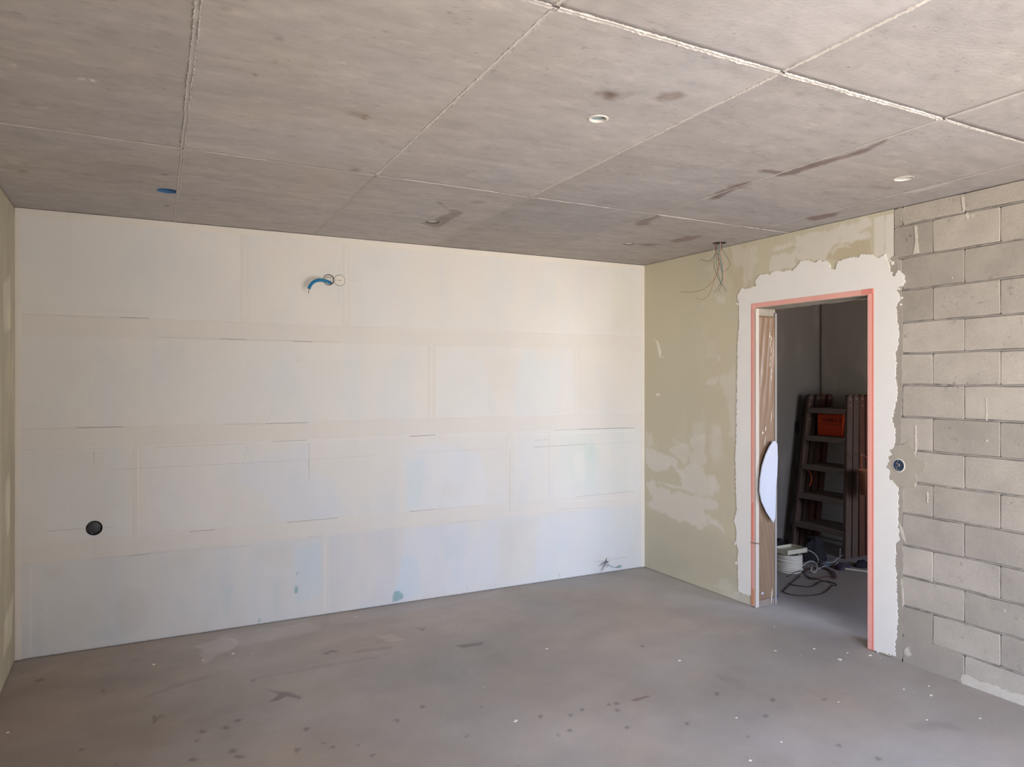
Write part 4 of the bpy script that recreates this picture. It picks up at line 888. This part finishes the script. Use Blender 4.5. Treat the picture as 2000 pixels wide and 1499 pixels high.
# small crumbs of plaster on the floor
crumbs = [(1512,1225,.008),(1514,1272,.008),(1450,1235,.005),(1532,1197,.004),(1590,1268,.009),(1640,1289,.012),(1655,1276,.007),(1699,1281,.012),(1638,1372,.006),(1765,1347,.006),(1814,1341,.006),(1818,1359,.010),(1810,1407,.006),(1914,1404,.007),(1327,1291,.009),(1438,1403,.007),(1068,1268,.009),(945,1343,.004),(866,1402,.004),(1006,1409,.012),
          (455,1278,.010),(493,1277,.006),(470,1320,.004),(658,1310,.003),(397,1290,.009),(300,1299,.010),(694,1206,.008),(1330,1122,.006),(747,1310,.004),(705,1320,.003),(461,1290,.006),(1465,1486,.008),(1526,1450,.006),(1720,1286,.005),(1785,1352,.004),(1565,1280,.004),(15,1432,.008)]
b = MB(); r_ = random.Random(4)
for u, v, s_ in crumbs:
    x, y = floor_(u, v)
    if x < XL+.02: x = XL+.03
    n = 7; a0 = r_.random()*6
    pr = [(math.cos(a0+k*6.283/n)*s_*r_.uniform(.6,1.3), math.sin(a0+k*6.283/n)*s_*r_.uniform(.5,1.1)) for k in range(n)]
    vv = [(x+a, y+c_, 0) for a, c_ in pr]+[(x+a*.7, y+c_*.7, s_*.35) for a, c_ in pr]
    b.add(vv, [(k, (k+1) % n, n+(k+1) % n, n+k) for k in range(n)]+[tuple(range(n, 2*n))])
o = b.build('plaster_crumbs', M_RIM, None); o['label'] = 'white plaster crumbs scattered over the grey floor'; o['category'] = 'debris'; o['kind'] = 'stuff'

# ================================================================== THINGS IN THE HALL
M_WOOD = mat('old_ladder_wood', (84,66,56), var=.16, vscale=5, stretch=(4,4,.7), rough=.7, bump=.25, bscale=50, rand=.15)
M_WOODR = mat('reddish_wood', (92,58,44), var=.16, vscale=5, stretch=(4,4,.7), rough=.6, bump=.2, bscale=50)
M_RUNG = mat('worn_tread_wood', (118,104,94), var=.14, vscale=8, rough=.8, bump=.2)
def prism(b, p0, p1, sx_, sy_):
    """slanted bar from p0 to p1 with section sx (X) by sy (Y)"""
    v = [(p[0]+a*sx_/2, p[1]+c_*sy_/2, p[2]) for p in (p0, p1) for a, c_ in ((-1,-1),(1,-1),(1,1),(-1,1))]
    return b.add(v, [(0,3,2,1),(4,5,6,7)]+[(k, (k+1) % 4, 4+(k+1) % 4, 4+k) for k in range(4)])
ZT = 1.468
def ladder(label, xb, xt, wood):
    root = thing('folding_ladder', label, 'ladder', (xb, 4.62, 0), 'old wooden ladders leaning in the hall')
    for lf in range(2):
        b0, t0 = xb+lf*.092, xt+lf*.086
        yl0, yl1, yr0, yr1 = 4.93-lf*.008, 4.915-lf*.008, 4.345, 4.485
        X = lambda z: b0+(t0-b0)*z/ZT
        for (ya, yb_) in ((yl0, yl1), (yr0, yr1)):
            b = MB(); prism(b, (b0, ya, .002), (t0-.002, yb_, ZT-.03), .074, .030)
            b.lathe([(.036,-.015),(.037,0),(.036,.015)], (t0-.002, yb_, ZT-.035), (0,1,0), 20)
            b.build('stile', wood, root)
            MB().lathe([(0,-.0195),(.006,-.019),(.007,-.015)], (t0, yb_, ZT-.04), (0,1,0), 12, False).build('bolt', M_SCREW, root, True)
            if lf == 0:
                for zz_ in (ZT-.10, ZT-.24):
                    MB().lathe([(0,-.019),(.005,-.018),(.006,-.015)], (X(zz_), yb_-.012 if ya == yr0 else yb_, zz_), (0,1,0), 10, False).build('bolt', M_SCREW, root, True)
        for zt in (.235, .512, .79, 1.067, 1.336):
            f_ = zt/ZT; ya, yb_ = yr0+(yr1-yr0)*f_, yl0+(yl1-yl0)*f_
            MB().box(X(zt)-.04, X(zt)+.03, ya+.012, yb_-.012, zt-.05, zt, .003).build('tread', M_RUNG, root)
    at(root); return root
ladder('front folding wooden ladder, the one nearest the doorway', 5.67, 5.885, M_WOOD)
ladder('rear folding wooden ladder, squeezed between the front one and the hall wall', 5.862, 6.052, M_WOODR)
# orange case on the second tread from the top
M_OR = mat('orange_case', (214,74,32), rough=.5, var=.04); M_ORD = mat('dark_lettering', (70,22,14), rough=.6)
xc_ = 5.895
ya, zt_ = on_x(1596, 812, xc_); yb_, zb_ = on_x(1653, 812, xc_)
root = thing('tool_case', 'flat orange case with dark lettering hung between the ladder treads', 'case', (xc_, (ya+yb_)/2, 1.07))
y_lo, y_hi, z_lo, z_hi = yb_+.035, ya, 1.069, 1.281
MB().box(xc_, xc_+.05, y_lo, y_hi, z_lo, z_hi, .006).build('case_body', M_OR, root)
MB().box(xc_-.0012, xc_+.002, y_lo+.02, y_hi-.02, (z_lo+z_hi)/2+.006, (z_lo+z_hi)/2+.009).build('seam', M_ORD, root)
for word, off in (('TURBO', .012), ('E', -.112)):
    fc = bpy.data.curves.new('lettering', 'FONT'); fc.body = word; fc.size = .052; fc.extrude = .0008; fc.align_x = 'CENTER'
    ft = bpy.data.objects.new('tmp', fc); C.objects.link(ft)
    me_ = bpy.data.meshes.new_from_object(ft.evaluated_get(bpy.context.evaluated_depsgraph_get())); me_.name = 'lettering'; me_.materials.clear(); me_.materials.append(M_ORD)
    bpy.data.objects.remove(ft); fo = bpy.data.objects.new('lettering', me_); C.objects.link(fo); fo.parent = root
    fo['kind'] = 'stuff'
    fo.location = (xc_-.0015, (y_lo+y_hi)/2+off-.005, z_lo+.135); fo.rotation_euler = (math.pi/2, 0, -math.pi/2)
MB().tube([(xc_+.025, y_lo+.09, z_hi-.004), (xc_+.025, y_lo+.10, z_hi+.002), (xc_+.025, y_hi-.10, z_hi+.002), (xc_+.025, y_hi-.09, z_hi-.004)], 0.002, 8, 4).build('handle', M_ORD, root, True)
at(root)
# orange hose loop hanging behind the lower treads
M_HOSE = mat('orange_hose', (190,96,56), rough=.5)
o = MB().tube([px3(a, b_, X=5.80) for a, b_ in ((1577,918),(1583,925),(1585,938),(1581,950))], .007, 8, 8).build('orange_hose', M_HOSE, None, True)
o['label'] = 'short curved orange hose hanging behind the left ladder stile'; o['category'] = 'hose'
# bucket leaning by the right stiles
M_BUCK = mat('terracotta_plastic', (158,104,78), rough=.6, var=.05)
bx, by, bz = 5.78, 4.20, .585
root = thing('bucket', 'terracotta coloured bucket hung on the outer side of the right ladder stile', 'bucket', (bx, by, bz))
MB().lathe([(0,0),(.072,0),(.094,.205),(.100,.21),(.100,.22),(.091,.22),(.069,.008),(0,.008)], (bx, by, bz), (0,0,1), 28, False).build('pail', M_BUCK, root, True)
MB().tube([(bx-.098, by, bz+.20), (bx-.075, by+.02, bz+.28), (bx, by+.075, bz+.35), (bx+.075, by+.02, bz+.28), (bx+.098, by, bz+.20)], .003, 6, 8).build('handle', M_HOSE, root, True)
MB().lathe([(0,0),(.004,0),(.004,.085),(.009,.086),(.009,.09),(0,.09)], (bx, by+.165, bz+.348), (0,-1,0), 10, False).build('hook', M_SCREW, root, True)
at(root)
# coil of white cable
M_COIL = mat('white_cable', (205,196,182), rough=.6, var=.06); M_LIDW = mat('cream_lid', (190,182,160), rough=.6, var=.05)
c3 = px3(1541, 1112, Y=4.2); cxx, cyy = floor_(1541, 1117)
root = thing('cable_coil', 'fat coil of white cable stacked on the hall floor by the jamb', 'cable', (cxx, cyy, 0))
for k in range(9):
    b = MB(); rad = .098+.004*math.sin(k*2.3); n = 40
    for ring_ in (0, 1):
        rr_ = rad-ring_*.018
        b.tube([(cxx+.003*math.sin(k*3)+rr_*math.cos(t), cyy+.003*math.cos(k*2)+rr_*math.sin(t), .011+k*.0165) for t in [2*math.pi*q_/n for q_ in range(n+1)]], .0088, 8, 1)
    b.build('cable_turn', M_COIL, root, True)
at(root)
ux, uy = floor_(1548, 1100)
root = thing('paint_tray', 'cream flat tray lying askew on the white cable coil', 'tray', (cxx+.02, cyy+.02, .17))
b = MB(); b.box(cxx-.10, cxx+.13, cyy-.07, cyy+.09, .163, .178, .004); b.build('tray_floor', M_LIDW, root)
b = MB(); b.box(cxx-.105, cxx-.098, cyy-.075, cyy+.095, .163, .20, .002); b.box(cxx+.128, cxx+.135, cyy-.075, cyy+.095, .163, .20, .002); b.box(cxx-.105, cxx+.135, cyy-.075, cyy-.068, .163, .20, .002); b.box(cxx-.105, cxx+.135, cyy+.088, cyy+.095, .163, .20, .002)
b.build('tray_wall', M_LIDW, root); at(root)
# cables on the floor
def cable(name, label, px, rad, m, z=.006, group=None):
    pts = [(*on_z(u, v, z+(q_[0] if q_ else 0)), z+(q_[0] if q_ else 0)) for (u, v, *q_) in px]
    o = MB().tube(pts, rad, 8, 10).build(name, m, None, True); o['label'] = label; o['category'] = 'cable'
    if group: o['group'] = group
    return o
M_CABK = mat('black_cable', (44,36,36), rough=.45); M_CABR = mat('brown_cable', (86,58,54), rough=.5); M_CABW = mat('grey_white_cable', (170,164,158), rough=.5)
g = 'cables tangled on the hall floor'
cable('power_cable', 'thin black cable laid in a wide loop nearest the doorway', [(1562,1125),(1535,1150),(1530,1156),(1545,1162),(1575,1164),(1605,1160),(1618,1152),(1625,1145),(1634,1143),(1625,1138),(1605,1136),(1585,1146),(1560,1145),(1540,1141)], .0035, M_CABK, .005, g)
cable('power_cable', 'brown cable in flat oval turns right behind the wide black loop', [(1570,1120),(1580,1112),(1605,1110),(1628,1118),(1632,1130),(1615,1126,.012),(1598,1131,.012),(1580,1129),(1570,1120,.01),(1585,1110,.012),(1615,1111),(1631,1128)], .005, M_CABR, .009, g)
cable('power_cable', 'black cable crossing from the white coil to the brown turns', [(1537,1128),(1550,1120),(1568,1116),(1580,1128),(1598,1133),(1615,1137),(1626,1144)], .003, M_CABK, .034, g)
cable('power_cable', 'pale grey cable arching high behind the white coil', [(1522,1088,.06),(1540,1076,.12),(1565,1073,.15),(1588,1080,.12),(1598,1094,.06),(1592,1104,.0)], .004, M_CABW, .01, g)
cable('power_cable', 'pale grey cable in a tight curl right of the white coil', [(1568,1106,.02),(1578,1098,.05),(1590,1098,.05),(1596,1108,.02),(1592,1118,0),(1584,1116,.01),(1586,1108,.03)], .005, M_CABW, .012, g)
cable('power_cable', 'pale cable rising towards the foot of the right ladder stile', [(1600,1094),(1612,1099),(1626,1099),(1636,1092),(1648,1082)], .0035, M_CABW, .03, g)
cable('power_cable', 'pale cable standing up out of the dark bags under the ladder', [(1641,1072,.30),(1640,1085,.22),(1637,1096,.12),(1625,1102,.03),(1606,1103)], .003, M_CABW, .02, g)
cable('power_cable', 'grey cable lying along the floor right of the tangle', [(1598,1112),(1608,1107),(1620,1104),(1628,1106),(1636,1100)], .0045, M_CABW, .012, g)
# dark bags: lumpy closed shapes
M_BAG = mat('black_cloth', (38,33,38), rough=.9, var=.1, bump=.3); M_BAG2 = mat('plum_cloth', (62,46,58), rough=.9, var=.1, bump=.3); M_BLUE = mat('navy_cloth', (30,38,78), rough=.85, var=.1, bump=.3); M_GREYC = mat('grey_blue_cloth', (92,96,106), rough=.9, var=.1)
def lump(name, label, cat, cx_, cy_, rx, ry, rz, m, seed):
    n, k_ = 28, 12; V = []; r = np.random.default_rng(seed)
    for i in range(k_+1):
        ph_ = math.pi/2*i/k_
        for j in range(n):
            th = 2*math.pi*j/n
            s_ = 1+.28*(fbm(np.array([math.cos(th)*1.2+5]), np.array([math.sin(th)*1.2+ph_*1.3]), 1.7, 3, seed)[0]-.5)*2
            V.append((cx_+rx*math.cos(ph_)*math.cos(th)*s_, cy_+ry*math.cos(ph_)*math.sin(th)*s_, .002+rz*math.sin(ph_)*s_))
    F_ = [(i*n+j, i*n+(j+1) % n, (i+1)*n+(j+1) % n, (i+1)*n+j) for i in range(k_) for j in range(n)]+[tuple(range(n))[::-1]]
    o = link(name, mesh(name, V, F_, True), m); o['label'] = label; o['category'] = cat; return o
x, y = floor_(1592, 1096); lump('cloth_bag', 'large black cloth bag slumped under the ladder treads', 'bag', x+.02, y+.05, .15, .10, .19, M_BAG, 5)
x, y = floor_(1531, 1080); lump('cloth_bag', 'low black bundle behind the white cable coil', 'bag', x-.04, y+.03, .11, .10, .12, M_BAG, 8)
x, y = floor_(1609, 1103); lump('cloth_bundle', 'flat grey blue cloth in the middle of the cable tangle', 'cloth', x-.02, y-.04, .07, .045, .03, M_GREYC, 11)
x, y = floor_(1640, 1110); lump('cloth_bundle', 'plum coloured cloth heap in front of the right ladder stile', 'cloth', x+.0, y-.03, .08, .05, .045, M_BAG2, 14)
x, y = floor_(1528, 1158); lump('cloth_bundle', 'dark blue cloth heap just behind the left door jamb', 'cloth', 4.16, 3.88, .065, .09, .26, M_BLUE, 17)
x, y = floor_(1682, 1108); lump('cloth_bundle', 'low dark rubble bag right of the ladder feet', 'bag', x+.03, y+.0, .09, .06, .05, M_BAG, 21)
# pale strip of skirting lying on the floor
p0, p1 = floor_(1638, 1112), floor_(1700, 1120)
o = MB().tube([(p0[0], p0[1]-.02, .012), (p1[0], p1[1]-.02, .012)], .010, 4, 1).build('wood_batten', M_LIDW, None); o['label'] = 'thin pale batten lying on the hall floor by the right jamb'; o['category'] = 'batten'
# double box in the hall wall
cx, cz = on_y(1556, 835, HY)
root = thing('double_wall_box', 'upright double wall box on the hall wall left of the ladders', 'junction box', (cx, HY, cz))
b = MB()
prof = [(cx+.030*math.cos(t), cz+(.036 if math.sin(t) >= 0 else -.036)+.030*math.sin(t)) for t in [2*math.pi*k/24 for k in range(24)]]
o = sheet('face_plate', [prof], lambda a, b_, d: (a, HY-.004 if d > 0 else HY+.003, b_), .004, M_BOXD, root)
at(root)
